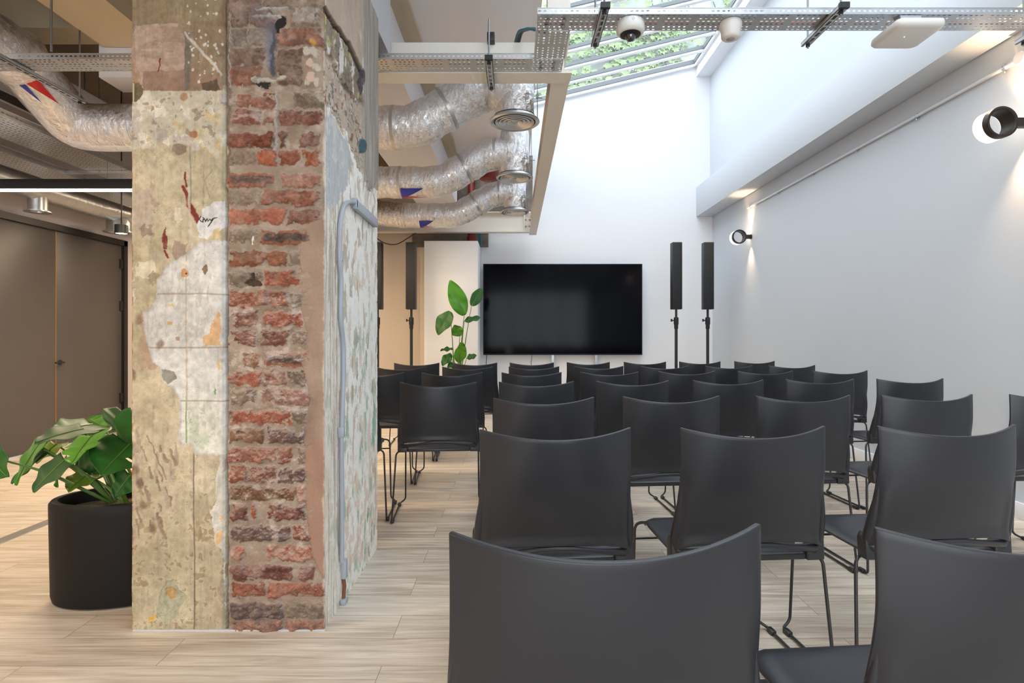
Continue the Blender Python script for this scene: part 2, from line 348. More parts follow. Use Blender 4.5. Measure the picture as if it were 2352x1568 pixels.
# white boxed column at the back
struct(MB().box(-1.335, -.543, 8.40, YB, 0, 2.545), 'trim_5', WALL, 'white boxed column left of the screen, behind the tall plant', 'column', bevel=.003)
struct(MB().box(-1.47, -1.33, 8.85, YB, 0, 2.52), 'trim_6', WALLB, 'narrow beige return left of the white boxed column', 'column')
tag(MB().tube([(-.68, 8.95, 2.545), (-.68, 8.95, 4.0)], .055, 16).tube([(-.68, 8.95, 2.62), (-.68, 8.95, 2.70)], .066, 16).build('pipe', REDP, smooth=True),
    'dark red vertical pipe in the gap behind the last foil duct', 'pipe')
mb = MB().lathe([(.0, 0), (.07, 0), (.115, .02), (.13, .07), (.13, .12), (.10, .13), (.07, .30)], (-.30, 6.75, 2.98), seg=24)
cup = tag(mb.build('pipe', REDP, smooth=True), 'dark red pipe end cup hanging between the second and third ducts', 'pipe')
MB().tube([(-.2, 6.95, 3.3), (-.3, 6.8, 3.26), (-.3, 6.75, 3.4), (-.3, 6.75, 3.46)], .05, 12).build('pipe_elbow', REDP, cup, smooth=True)
tag(MB().tube(fillet([(-2.2, 8.66, 2.71), (-2.0, 8.66, 2.55), (-1.8, 8.66, 2.52), (-1.5, 8.66, 2.71)], .2, 6), .007).build('cable', CABK, smooth=True), 'thin loose cable sagging under the far beam above the speakers', 'cable')
tag(MB().tube(fillet([(-1.28, 8.66, 2.553), (-1.2, 8.66, 2.553), (-1.0, 8.72, 2.60), (-.8, 8.8, 2.553)], .1, 6), .009).build('cable', CABK, smooth=True), 'thin loose cable lying on top of the white column', 'cable')
tag(MB().tube([(-.56, 8.9, 2.545), (-.56, 8.9, 3.2)], .012).tube([(-.53, 8.9, 2.545), (-.53, 8.9, 3.2)], .012).build('cable', CABT, smooth=True), 'pair of teal cables rising beside the red pipe', 'cable')

# ---------------------------------------------------------------- cable trays
def perf(mb, L, W, cell, rows, origin, u, v, style=0):
    """perforated plate from origin, length L along u, width W along v; every cell has a slot or a round hole"""
    origin, u, v = Vector(origin), Vector(u), Vector(v)
    n = int(L/cell); rh = W/rows
    for r in range(rows):
        for c in range(n):
            x0, x1, y0, y1 = c*cell, (c+1)*cell, r*rh, (r+1)*rh
            rnd = (r % 3 == 1) if style == 0 else False
            blank = (style == 0 and (c % 6 == 5))
            cx = (x0+x1)/2+(cell*.12 if r % 2 else -cell*.12); cy = (y0+y1)/2
            if blank:
                mb.add([origin+u*a+v*b_ for a, b_ in ((x0, y0), (x1, y0), (x1, y1), (x0, y1))], [(0, 1, 2, 3)]); continue
            hw, hh = ((min(rh, cell)*.2, min(rh, cell)*.2) if rnd else (cell*.27, rh*.13))
            inner = [(cx-hw, cy-hh*.5), (cx-hw*.6, cy-hh), (cx+hw*.6, cy-hh), (cx+hw, cy-hh*.5), (cx+hw, cy+hh*.5), (cx+hw*.6, cy+hh), (cx-hw*.6, cy+hh), (cx-hw, cy+hh*.5)]
            outer = [(x0, y0), (x0, y0), (x1, y0), (x1, y0), (x1, y1), (x1, y1), (x0, y1), (x0, y1)]
            pts = [(x0, y0), (x1, y0), (x1, y1), (x0, y1)]+inner
            mb.add([origin+u*a+v*b_ for a, b_ in pts],
                   [(0, 5, 4), (0, 1, 6, 5), (1, 7, 6), (1, 8, 7), (1, 2, 9, 8)[:0] or (1, 2, 8), (2, 9, 8), (2, 3, 10, 9), (3, 11, 10), (3, 0, 4, 11)])
    return n*cell
def tray(name, a, L, W, lip, axis, label, rows=6, cell=.026, style=0, group=None):
    root = empty(name, a, label=label, cat='cable tray', group=group)
    mb = MB(); u = (1, 0, 0) if axis == 'X' else (0, 1, 0); v = (0, 1, 0) if axis == 'X' else (1, 0, 0)
    LL = perf(mb, L, W, cell, rows, (0, 0, 0), u, v, style); mb.build('perforated_base', GALV, root)
    for s in (0, 1):
        mb = MB(); off = Vector(v)*(W*s)
        perf(mb, LL, lip, cell, 1, off, u, (0, 0, 1), 1)
        e = [Vector(u)*0+off+Vector((0, 0, lip)), Vector(u)*LL+off+Vector((0, 0, lip))]
        mb.tube(e, .002, 6); mb.build('side_flange', GALV, root)
    return root
TZ = 2.69
tray('cable_tray', (XL+.6, 3.17, TZ), 4.40+.002, .15, .03, 'X', 'perforated metal cable tray crossing the room behind the pillar')
ct = tray('cable_tray', (.11, 2.881, TZ), .287, .17, .03, 'Y', 'short perforated cable tray piece joining the two long trays')
tr2 = tray('cable_tray', (.11, 2.73, TZ+.001), 3.02, .15, .03, 'X', 'perforated metal cable tray crossing below the skylight')
for (cx, cy) in ((.15, 3.22), (.22, 3.22), (.15, 3.28), (.22, 3.28), (.16, 2.78), (.24, 2.78), (.16, 2.83), (.24, 2.83)):
    MB().lathe([(.006, -.012), (.010, -.006), (.010, 0)], (cx-.11, cy-2.881, -.001), seg=8).build('bolt', ZINC, ct)
tray('cable_tray', (-3.77, 1.2, 2.60), 6.0, .38, .05, 'Y', 'wide perforated cable tray running into depth at left, under the ceiling', rows=10, cell=.035, style=1)
tray('cable_tray', (-4.24, 1.2, 2.56), 6.0, .30, .05, 'Y', 'narrower perforated cable tray beside the wide one, nearer the left wall', rows=8, cell=.035, style=1)
# cables in the trays
for (x0, x1, y, m, lab) in ((XL+.7, .1, 3.215, CABR, 'red cable lying in the tray behind the pillar'), (XL+.7, .1, 3.26, CABB, 'blue cable lying in the tray behind the pillar'),
                            (.14, 3.1, 2.77, CABB, 'blue cable lying in the tray below the skylight'), (.14, 3.1, 2.83, CABR, 'red cable lying in the tray below the skylight')):
    tag(MB().tube([(x0+(x1-x0)*t/12, y+.006*math.sin(t*2.1), TZ+.012) for t in range(13)], .008, 8).build('cable', m, smooth=True), lab, 'cable')
for dx in range(3):
    tag(MB().tube(fillet([(-.02+dx*.012, 3.9, 3.05), (.02+dx*.012, 3.5, 3.02), (.08+dx*.01, 3.15, 2.85), (.15+dx*.01, 2.95, 2.72)], .1, 6), .008, 8).build('cable', CABT if dx == 0 else CABK, smooth=True),
        ['teal cable dropping into the tray corner', 'black cable dropping into the tray corner, next to the teal one', 'black cable dropping into the tray corner, furthest from the teal one'][dx], 'cable')
for i, lab in enumerate(('closest to the left wall', 'in the middle', 'closest to the pillar')):
    xx = -3.72+i*.11
    tag(MB().tube(fillet([(xx+.3, 5.6, 3.55), (xx+.1, 5.7, 2.9-.03*i), (xx, 6.1, 2.66), (xx, 6.9, 2.64)], .3, 8), .018, 8).build('cable', CABK, smooth=True),
        'thick black cable drooping into the wide left cable tray, %s' % lab, 'cable', 'black cables drooping into the wide left tray')
# strut hangers
def strut(x, y0, y1, z, label, rods=(1, 1), top=3.47):
    r = empty('strut_hanger', (x, y0, z), label=label, cat='hanger')
    L = y1-y0; m = MB(); m.box(-.02, .02, 0, L, .018, .021); m.box(-.02, -.017, 0, L, 0, .02); m.box(.017, .02, 0, L, 0, .02); m.box(-.02, -.008, 0, L, 0, .002); m.box(.008, .02, 0, L, 0, .002)
    n = max(3, int(L/.05))
    for i in range(n): m.box(-.008, .008, L*i/n, L*i/n+.014, 0, .002)
    m.build('strut_channel', GALV, r)
    MB().box(-.022, .022, -.006, .012, -.002, .024).build('end_cap', BLACKP, r)
    for k, yy in enumerate((.03, L-.03)):
        if rods[k]:
            MB().tube([(0, yy, -.022), (0, yy, top-z)], .005, 8).build('threaded_rod', ZINC, r)
            MB().lathe([(.011, -.014), (.011, 0)], (0, yy, 0), seg=6).build('nut', BLACKP, r)
    return r
strut(.42, 2.63, 2.99, 2.665, 'short metal strut hanger under the skylight tray, left of the dome camera', top=5.0)
strut(1.525, 2.63, 2.99, 2.665, 'metal strut hanger under the skylight tray, left of the white access point', top=5.2)
strut(2.63, 2.62, 2.97, 2.665, 'metal strut hanger under the skylight tray, at the right edge of the photo', top=5.4)
strut(-.142, 3.12, 3.50, 2.662, 'metal strut hanger under the tray in front of the steel beam', top=2.9)
strut(-2.82, 3.05, 3.72, 2.665, 'metal strut hanger under the tray at upper left', top=3.6)
strut(-3.95, 5.2, 5.25, 2.54, 'small hanger under the left trays', top=3.6, rods=(1, 0))
o = MB(); o.box(-.165, -.12, 3.40, 3.46, 2.915, 2.965); tag(o.build('beam_clamp', BLACKP, bevel=.004), 'black clamp on top of the steel beam holding a threaded rod', 'clamp')

# ---------------------------------------------------------------- ceiling devices
def at(name, loc, **k): return empty(name, loc, **k)
c = at('dome_camera', ((1448-CX)*2.80/F, 2.80, 2.66), label='white dome camera under the skylight cable tray', cat='camera')
MB().lathe([(.0, .03), (.064, .03), (.068, .024), (.070, -.006), (.067, -.020), (.058, -.029), (.050, -.031)], seg=40).build('housing', WHITEP, c, smooth=True)
MB().tube([(0, -.0712, .020), (.007, -.0708, .012), (0, -.0712, .004), (-.007, -.0708, .012)], .0007, 5, closed=True).build('logo', mat('logo_grey', rgb(150, 150, 152), .5), c)
MB().lathe([(.051, -.028), (.050, -.033), (.030, -.037), (.0, -.037)], seg=32).build('bezel', BLACKP, c, smooth=True)
MB().lathe([(.026, -.038), (.024, -.052), (.015, -.062), (.0, -.066)], seg=24).build('lens_dome', mat('dark_glass', rgb(30, 26, 30), .05, spec=.9, coat=1), c, smooth=True)
c = at('motion_sensor', ((1678-CX)*2.80/F, 2.80, 2.66), label='white round motion sensor under the skylight tray, right of the dome camera', cat='sensor')
MB().lathe([(.0, .03), (.05, .03), (.054, .02), (.052, .0), (.046, -.012), (.044, -.044), (.036, -.052), (.02, -.053)], seg=36).build('housing', WHITEP, c, smooth=True)
MB().lathe([(.021, -.052), (.017, -.056), (.0, -.058)], seg=20).build('sensor_lens', mat('grey_lens', rgb(160, 158, 155), .3), c, smooth=True)
# wifi access point
c = at('access_point', (1.905, 2.765, 2.60), label='square white wireless access point with blue light under the tray', cat='access point')
def rsq(s_, r, z, n=6):
    out = []
    for (sx, sy, a0) in ((1, 1, 0), (-1, 1, 90), (-1, -1, 180), (1, -1, 270)):
        for k in range(n+1):
            a = math.radians(a0+90*k/n); out.append((sx*(s_-r)+r*math.cos(a), sy*(s_-r)+r*math.sin(a), z))
    return out
m = MB(); prof = [(.100, .032), (.113, .030), (.115, .018), (.115, .008), (.109, -.002), (.095, -.006)]
rings = [rsq(a, .03, z) for a, z in prof]; nn = len(rings[0])
m.add([p for r_ in rings for p in r_], [(i*nn+k, i*nn+(k+1) % nn, (i+1)*nn+(k+1) % nn, (i+1)*nn+k) for i in range(len(prof)-1) for k in range(nn)]+[tuple(range(nn)), tuple((len(prof)-1)*nn+k for k in range(nn))])
m.build('housing', WHITEP, c, smooth=True)
MB().lathe([(.0, -.008), (.002, -.008), (.002, -.004)], (-.02, -.012, 0), seg=12).build('status_light', emis('blue_led', (.1, .25, 1, 1), 6), c)
MB().box(-.05, .05, -.03, .03, .03, .088).build('mount_bracket', GALV, c)

# ---------------------------------------------------------------- ducts
def torus_ring(mb, c, ax, r, w_, t=.003, seg=36):
    c = Vector(c); ax = Vector(ax).normalized(); mb.tube([c-ax*w_/2, c+ax*w_/2], r+t, seg, cap=False)
def arcpath(pts, rad, n=8): return fillet(pts, rad, n)
def on_tube(mb, a, b, r, ang0, ang1, s0, s1, off=.003, n=8, tri=True):
    """a triangular or square patch lying on a straight tube"""
    a, b = Vector(a), Vector(b); t = (b-a).normalized(); nr = Vector((0, 0, -1)); nr = (nr-t*nr.dot(t)).normalized(); bi = t.cross(nr)
    vs = []; fs = []
    for i in range(n+1):
        q = ang0+(ang1-ang0)*i/n; e = s1-(s1-s0)*(i/n if tri else 0)
        for s_ in (s0, e): vs.append(a+t*s_+(nr*math.cos(q)+bi*math.sin(q))*(r+off))
    for i in range(n): fs.append((2*i, 2*i+1, 2*i+3, 2*i+2))
    mb.add(vs, fs)
DL = [(4.13, 'nearest', -2.74), (5.60, 'middle', -3.0), (7.15, 'furthest', -1.62)]
for i, (Y, nm, xl) in enumerate(DL):
    r = empty('foil_duct', (0, Y, 2.7), label='%s of the three silver foil-wrapped air ducts, running from behind the pillar' % nm, cat='duct')
    zl, zh, R_ = -.045, .235, .152
    pts = [(xl, 0, zl)]
    if i == 2: pts = [(xl-.35, .9, .22), (xl-.12, .12, zl+.06), (xl+.15, 0, zl)]
    pts += [(-.73, 0, zl), (-.25, 0, zh), (-.02, 0, zh)]
    pth = arcpath(pts, .12, 8)
    # resample straight runs so the foil can be crumpled
    rp = []
    for a, b_ in zip(pth, pth[1:]):
        d = (b_-a).length; q = max(1, int(d/.02))
        rp += [a.lerp(b_, j/q) for j in range(q)]
    rp.append(pth[-1])
    rnd = random.Random(i); rr = [R_+rnd.uniform(-.003, .003)+.004*math.sin(j*.7+i) for j in range(len(rp))]
    MB().tube(rp, rr, 40).build('duct_run', FOIL, r, smooth=True)
    vr = [R_*.93+rnd.uniform(-.002, .002) for j in range(16)]
    ph = [(v_, .03+j*.026) for j, v_ in enumerate(vr)]
    ph += [(R_*.9, .45), (R_*.72, .475), (0, .48)]
    MB().lathe(ph, seg=40).build('duct_drop', FOIL, r, smooth=True)
    for (c_, ax) in (((-.87-.25*i, 0, zl), (1, 0, 0)), ((-.49, 0, (zl+zh)/2), (-.48, 0, -.28)), ((-.2, 0, zh), (1, 0, 0)), ((-1.6+.1*i, 0, zl), (1, 0, 0))):
        tb = MB(); torus_ring(tb, c_, ax, R_+.0015, .022); tb.build('tape_band', FOILT, r, smooth=True)
    fl = MB()
    if i:
        on_tube(fl, (-1.4, 0, zl), (-.7, 0, zl), R_+.004, -.95, -.1, (0.30, .22)[i-1], (.52, .40)[i-1])
        fl.build('flag_sticker', BLUET, r, smooth=True)
        fl = MB(); on_tube(fl, (-1.4, 0, zl), (-.7, 0, zl), R_+.004, -.25, .0, (0.31, .23)[i-1], (.56, .42)[i-1]); fl.build('flag_sticker', REDT, r, smooth=True)
    d = MB().lathe([(.135, .045), (.16, .02), (.181, .002), (.181, -.004), (.17, -.012), (.152, -.004), (.150, .03)], seg=48, cap=False).build('diffuser', GALV, r, smooth=True)
    MB().lathe([(.150, .035), (0, .035)], seg=40, cap=False).build('back_disc', BLACKP, d)
    for q, rad in enumerate((.138, .110, .082, .054)):
        MB().lathe([(rad, -.012), (rad-.021, .008), (rad-.018, .012), (rad+.003, -.008), (rad, -.012)], seg=40, cap=False).build('cone_ring', ALU, d, smooth=True)
    MB().lathe([(0, -.006), (.018, -.004), (.026, .006), (0, .03)], seg=24).build('cone_ring', GALV, d, smooth=True)
    hk = MB().tube([(.165, .0, .0), (.165, 0, .2), (.165, 0, .5)], .003, 6); hk.box(.155, .175, -.006, .006, .17, .20); hk.tube([(.16, 0, .175), (.20, 0, .172)], .004, 6)
    hk.build('hanger_wire', ZINC, r)
# big foil duct in the left room, running into depth, feeding the nearest duct
r = empty('foil_duct', (-3.19, 2.2, 2.925), label='large silver foil duct at upper left, running into depth', cat='duct')
pth = [(0, -1.5+.03*j, 0) for j in range(int(3.0/.03))]
MB().tube(pth, [.185+.003*math.sin(j*.9)+random.uniform(-.002, .002) for j in range(len(pth))], 44).build('duct_run', FOIL, r, smooth=True)
MB().tube(arcpath([(0, 1.44, 0), (0, 1.93, -.25), (.14, 1.93, -.27), (.44, 1.93, -.27), (.475, 1.93, -.27)], .2, 8), .164, 40).build('elbow', FOIL, r, smooth=True)
f_ = MB(); on_tube(f_, (0, 1.44, 0), (0, 1.93, -.25), .171, -.85, -.3, .0, .26); f_.build('flag_sticker', REDT, r, smooth=True)
f_ = MB(); on_tube(f_, (0, 1.44, 0), (0, 1.93, -.25), .170, -.4, -.05, -.04, .22); f_.build('flag_sticker', BLUET, r, smooth=True)
f_ = MB(); torus_ring(f_, (0, 1.0, 0), (0, 1, 0), .187, .05); torus_ring(f_, (0, -.2, 0), (0, 1, 0), .187, .05); f_.build('tape_band', FOILT, r, smooth=True)
# spiral duct near the left wall
r = empty('spiral_duct', (-4.40, 4.2, 2.50), label='galvanised spiral duct above the grey double door', cat='duct')
pth = []; rs = []
for j in range(int(2.75/.012)):
    pth.append((0, j*.012, 0)); rs.append(.105+(.003 if j % 9 == 0 else 0))
MB().tube(pth, rs, 32).build('duct_run', GALV, r, smooth=True)
for (yy, xx, rr_) in ((1.05, 0, .075), (2.1, .02, .12)):
    sp = MB().lathe([(.07, .02), (rr_, -.05), (rr_, -.15), (rr_+.03, -.155), (rr_+.03, -.165), (rr_-.02, -.16), (rr_-.03, -.12), (0, -.10)], (xx, yy, -.05), seg=32).build('air_valve', GALV, r, smooth=True)
MB().tube([(0, 2.74, 0), (0, 2.78, 0)], .125, 32).build('end_collar', GALV, r, smooth=True)
# rectangular duct piece and air conditioner
tag(MB().box(-4.62, -4.28, 3.2, 4.35, 2.68, 2.90).box(-4.64, -4.26, 4.30, 4.34, 2.66, 2.92).build('rectangular_duct', GALV, bevel=.004), 'grey rectangular duct behind the left trays', 'duct')
r = empty('air_conditioner', (-3.65, 4.3, 2.9), label='flat white ceiling air conditioner above the left trays', cat='air conditioner')
MB().box(-.2, .2, -.8, .64, 0, .22).build('housing', STEELG, r, bevel=.01)
MB().box(-.15, -.02, -.7, .5, -.004, .0).build('air_slot', BLACKP, r)
# threaded rods in the left room
for (px, Y, lab) in ((118, 3.15, 'threaded rod hanging above the left end of the tray'), (228, 5.0, 'threaded rod holding the wide left tray')):
    X = (px-CX)*Y/F; z0 = 2.72 if Y < 4 else 2.58
    tag(MB().tube([(X, Y, z0), (X, Y, 3.6)], .006, 8).build('threaded_rod', ZINC), lab, 'rod')
tag(MB().box(-3.95, -3.3, 5.0, 5.04, 2.575, 2.598).build('strut_channel', GALV), 'cross strut under the wide left cable tray', 'strut')
# linear LED bar
r = empty('linear_lamp', (-3.1, 4.5, 2.322), label='long black linear lamp with glowing white underside, left of the pillar', cat='lamp')
MB().box(-1.55, 1.55, -.03, .03, -.02, .058).build('lamp_body', BLACKP, r, bevel=.004)
MB().box(-1.54, 1.54, -.026, .026, -.029, -.020).build('diffuser', emis('led_diffuser', (1, .93, .86, 1), 9), r)
for x in (-.12, 1.0): MB().tube([(x, 0, .05), (x, 0, 1.30)], .0015, 5).build('suspension_wire', ZINC, r)
# small downlight
r = empty('downlight', ((279-CX)*5.6/F, 5.6, 2.15), label='small black cylinder downlight beside the pillar', cat='lamp')
MB().lathe([(.058, .085), (.058, .0), (.052, -.0), (.050, .01)], seg=32).build('lamp_body', BLACKP, r, smooth=True)
MB().lathe([(.05, .004), (0, .004)], seg=32, cap=False).build('diffuser', emis('downlight_diffuser', (1, .9, .78, 1), 9), r)
MB().tube([(0, 0, .08), (0, 0, 1.45)], .006, 8).build('stem', BLACKP, r)
lamp('downlight_light', 'SPOT', ((279-CX)*5.6/F, 5.6, 2.14), 30, WARM, spot_size=1.6, spot_blend=.7, shadow_soft_size=.04)

# ---------------------------------------------------------------- conduit and wall lamps on the right wall
CONDM = mat('pale_zinc_conduit', rgb(222, 225, 229), .3, metal=.1)
r = empty('conduit', (XR-.017, 3.6, 2.87), label='thin metal conduit running along the right wall under the white beam', cat='conduit')
MB().tube([(0, -.02, 0), (0, 4.10, 0)], .0125, 12).build('tube', CONDM, r, smooth=True)
for y in (.06, .86, 1.65, 2.42, 3.22, 4.0):
    MB().box(-.012, .017, y-.012, y+.012, -.016, .016).lathe([(.008, -.006), (.008, .004)], (-.002, y, -.028), axis='X', seg=10).build('saddle_clip', GALV, r, bevel=.002)
MB().lathe([(0, -.03), (.036, -.03), (.040, -.024), (.040, .012)], (.0, -.07, .0), axis='X', seg=24).build('junction_box', WHITEP, r, smooth=True)
MB().tube(fillet([(0, -.1, .0), (0, -.3, .0), (0, -.6, 0)], .02), .0105, 12).build('tube', GALV, r, smooth=True)
def wall_lamp(Y, X, z, label):
    r = empty('wall_lamp', (X, Y, z), label=label, cat='wall lamp', group=None)
    R_ = .094
    MB().lathe([(R_, .0), (R_, .042), (R_-.006, .042), (R_-.012, .108), (R_-.016, .108), (R_-.016, .004), (R_-.012, .0), (R_, .0)], axis='Y', seg=48, cap=False).build('ring_body', BRONZE, r, smooth=True)
    MB().lathe([(R_-.001, .043), (R_-.001, .115), (R_-.006, .118), (R_-.011, .115), (R_-.011, .043)], axis='Y', seg=48, cap=False).build('glass_shade', emis('opal_glow', (1.0, .84, .62, 1), 2.8), r, smooth=True)
    MB().box(R_-.002, XR-X-.012, 0, .05, -.026, .026).build('arm', BRONZE, r, bevel=.003)
    MB().lathe([(.032, 0), (.032, .014)], (XR-X-.014, .021, 0), axis='X', seg=24).build('wall_plate', BRONZE, r, smooth=True)
    for s in (1, -1):
        l = lamp('wall_lamp_light', 'SPOT', (XR-.06, Y+.025, z+s*.045), 26 if Y < 5 else 17, (1, .66, .38), rot=(math.pi if s > 0 else 0, 0, 0), spot_size=math.radians(84 if Y < 5 else 62), spot_blend=1.0, shadow_soft_size=.012)
    lamp('wall_lamp_glow', 'POINT', (X-.05, Y+.08, z+.16), .8, (1, .70, .42), shadow_soft_size=.05)
    return r
wall_lamp(7.60, (1699-CX)*7.6/F, H+227*7.6/F, 'round black and glowing wall lamp, further one on the right wall')
wall_lamp(3.45, (2304-CX)*3.45/F, H+491*3.45/F, 'round black and glowing wall lamp, nearer one at the right edge')

# ---------------------------------------------------------------- screen and speakers
r = empty('television', (.76, 8.98, .84), label='very large black flat television on the back wall', cat='television')
W2, HT = 1.257, 1.44
MB().box(-W2, W2, .0, .05, 0, HT).build('bezel', mat('dark_bezel', rgb(44, 46, 52), .35, metal=.4), r, bevel=.006)
SCR = mat('black_screen_glass', rgb(7, 8, 13), .10, spec=.08)
MB().box(-W2+.014, W2-.014, -.002, .0, .02, HT-.012).build('screen', SCR, r)
MB().box(-.9, .9, .05, .12, .3, 1.1).build('wall_mount', GALV, r)
for px in (1270, 1370):
    X = (px-CX)*9.03/F
    tag(MB().box(X-.02, X+.02, 9.06, 9.10, 0, .86).build('strut_channel', GALV), 'upright metal channel below the television, %s of the two' % ('left' if px < 1300 else 'right'), 'strut')
tag(MB().tube([(-.44, 9.0, .85), (-.46, 9.0, .6), (-.47, 9.03, .2)], .005, 6).build('cable', CABK), 'thin black cable hanging from the lower left corner of the television', 'cable')
tag(MB().tube(fillet([(.27, 9.0, .86), (.27, 9.0, .76), (.26, 9.02, .72), (.29, 9.02, .6), (.29, 9.03, .2)], .02), .004, 6).build('cable', CABK), 'thin tangled cable hanging below the middle of the television', 'cable')
SPK = [(867, 'leftmost column speaker on a pole, half hidden by the pillar'), (944.5, 'slim black column speaker on a pole, just right of the pillar'),
       (1553.5, 'slim black column speaker on a pole, just right of the television'), (1626, 'slim black column speaker on a pole, in the back right corner')]
def speaker_proto():
    r = empty('column_speaker', (0, 0, 0), cat='loudspeaker', group='column speakers along the back wall')
    MB().box(-.07, .07, -.055, .075, 1.52, 2.47).build('cabinet', mat('speaker_paint', rgb(38, 38, 42), .45), r, bevel=.008)
    MB().box(-.062, .062, -.062, -.054, 1.53, 2.46).build('grille', GRILLE, r, bevel=.004)
    MB().tube([(0, .01, 1.1), (0, .01, 1.53)], .0165, 16).build('upper_pole', BLACKP, r, smooth=True)
    MB().tube([(0, .01, .03), (0, .01, 1.30)], .021, 16).build('lower_pole', BLACKP, r, smooth=True)
    cl = MB().lathe([(.022, 1.24), (.028, 1.25), (.028, 1.30), (.034, 1.31), (.034, 1.40), (.024, 1.41)], (0, .01, 0), seg=20).build('clamp', BLACKP, r, smooth=True)
    MB().tube([(-.03, .01, 1.36), (-.06, .01, 1.365)], .009, 8).box(-.072, -.06, -.016, .036, 1.345, 1.385).build('knob', BLACKP, cl, bevel=.003)
    MB().lathe([(.2, 0), (.2, .012), (.19, .018), (.03, .02), (.026, .05)], (0, .01, 0), seg=40).build('base_plate', BLACKP, r, smooth=True)
    return r
sp = speaker_proto()
for i, (px, lab) in enumerate(SPK):
    o = sp if i == 0 else copy_tree(sp)
    o.location = ((px-CX)*8.1/F, 8.1, 0); o['label'] = lab
    if i == 3: o.rotation_euler.z = 0.0

# ---------------------------------------------------------------- chairs
def bake(o, mods):
    for (t, kw) in mods:
        m_ = o.modifiers.new(t, t)
        for k_, v_ in kw.items(): setattr(m_, k_, v_)
    dg = bpy.context.evaluated_depsgraph_get(); me = bpy.data.meshes.new_from_object(o.evaluated_get(dg))
    o.modifiers.clear(); me.name = o.name; o.data = me
    me.polygons.foreach_set('use_smooth', [True]*len(me.polygons))
    if hasattr(me, 'set_sharp_from_angle'): me.set_sharp_from_angle(angle=math.radians(50))
def grid(fn, nu, nv):
    vs = [fn(i/nu, j/nv) for j in range(nv+1) for i in range(nu+1)]
    fs = [(j*(nu+1)+i, j*(nu+1)+i+1, (j+1)*(nu+1)+i+1, (j+1)*(nu+1)+i) for j in range(nv) for i in range(nu)]
    return MB().add(vs, fs)
def sst(a, b, x): t = min(1, max(0, (x-a)/(b-a))); return t*t*(3-2*t)
def make_chair():
    root = empty('stacking_chair', (0, 0, 0), cat='chair')
    def lean(z):  # rear profile: leans back towards the top
        t = (z-.46)/.41; return .055-.075*t-.035*math.sin(math.pi*min(1, max(0, t)))*.5
    def halfw(z):
        t = (z-.46)/.41; return .244-.036*t+.023*t*t
    def back(u, v):
        s = u*2-1; zt = .868-.026*(1-s*s); zb = .497+.016*(1-abs(s)**2.5)-.018*abs(s)**6
        z = zb+(zt-zb)*v; e = sst(.80, 1.0, abs(s))*sst(.72, .35, v)
        y = lean(z)+(.030+.034*v)*abs(s)**2.1+.012*e - .012*sst(.80, .93, abs(s))*sst(.62, .3, v)*(1-sst(.93, 1, abs(s)))
        y -= .010*sst(.10, .0, v)
        return (s*halfw(z), y, z)
    b_ = grid(back, 40, 28).build('backrest', CHAIRP, root)
    bake(b_, [('SOLIDIFY', dict(thickness=.011, offset=0)), ('BEVEL', dict(width=.0032, segments=3, limit_method='ANGLE', angle_limit=math.radians(40)))])
    # moulded rim: side ribs running into the lower corners and a thin arched bottom rail
    pts = []; rs = []
    for s in (-1, 1):
        seq = []
        for k in range(15):
            z = .71-.205*k/14; q = k/14
            x = s*(halfw(z)-.004+.003*q); vv = (z-.497)/.36; seq.append((Vector((x-s*.003, lean(z)+.030+.034*max(0, vv)+.010*q, z)), .0035+.0125*sst(0, .75, q)))
        seq += [(Vector((s*.234, .086, .484)), .0165), (Vector((s*.216, .076, .474)), .016), (Vector((s*.18, .060, .482)), .012), (Vector((s*.12, .042, .492)), .010), (Vector((s*.05, .030, .503)), .009)]
        if s > 0: seq = seq[::-1]
        pts += [a for a, _ in seq]; rs += [b for _, b in seq]
        if s < 0: pts.append(Vector((0, .028, .505))); rs.append(.009)
    MB().tube(pts, rs, 12).build('back_frame', CHAIRP, root, smooth=True)
    for s in (-1, 1):
        cbx = MB().prism([(s*.190, .066, .437), (s*.250, .066, .437), (s*.250, .070, .50), (s*.240, .072, .52), (s*.216, .070, .49), (s*.190, .066, .468)], (0, .045, 0))
        cbx.build('corner_block', CHAIRP, root, bevel=.006, seg=3)
    def seat(u, v):
        s = u*2-1; y = .075+.415*v
        z = .4600-.014*(1-s*s)*math.sin(math.pi*min(1, v*1.15+.05)) - .012*sst(.86, 1, abs(s))
        z -= .024*sst(.90, 1.0, v)
        wv = .218-.014*sst(.7, 1, v)**2+.004
        return (s*wv, y-.012*sst(.9, 1, v)*0, z)
    st = grid(seat, 26, 26).build('seat', CHAIRP, root)
    bake(st, [('SOLIDIFY', dict(thickness=.010, offset=-1)), ('BEVEL', dict(width=.0035, segments=2, limit_method='ANGLE', angle_limit=math.radians(40)))])
    MB().box(-.192, .192, .072, .100, .438, .459).build('seat_rail', CHAIRP, root, bevel=.006, seg=3)
    for s in (-1, 1):
        p = [(s*.19, .13, .436), (s*.262, .10, .436), (s*.285, .06, .009), (s*.285, .49, .009), (s*.250, .50, .03), (s*.246, .475, .438), (s*.18, .45, .440)]
        l = MB().tube(fillet(p, [.03, .02, .02, .03, .04, .02], 6), .0056, 10).build('leg', CHAIRL, root, smooth=True)
        for (y0, y1) in ((.085, .125), (.435, .475)):
            MB().box(s*.285-.010, s*.285+.010, y0, y1, .0005, .019).build('foot_clip', CHAIRL, l, bevel=.003)
        MB().tube([(s*.19, .13, .436), (s*.18, .45, .440)], .0056, 8).build('side_rod', CHAIRL, root, smooth=True)
    MB().tube([(-.246, .474, .375), (.246, .474, .375)], .005, 8).build('cross_bar', CHAIRL, root, smooth=True)
    MB().tube([(-.19, .16, .434), (.19, .16, .434)], .005, 8).build('cross_bar', CHAIRL, root, smooth=True)
    return root
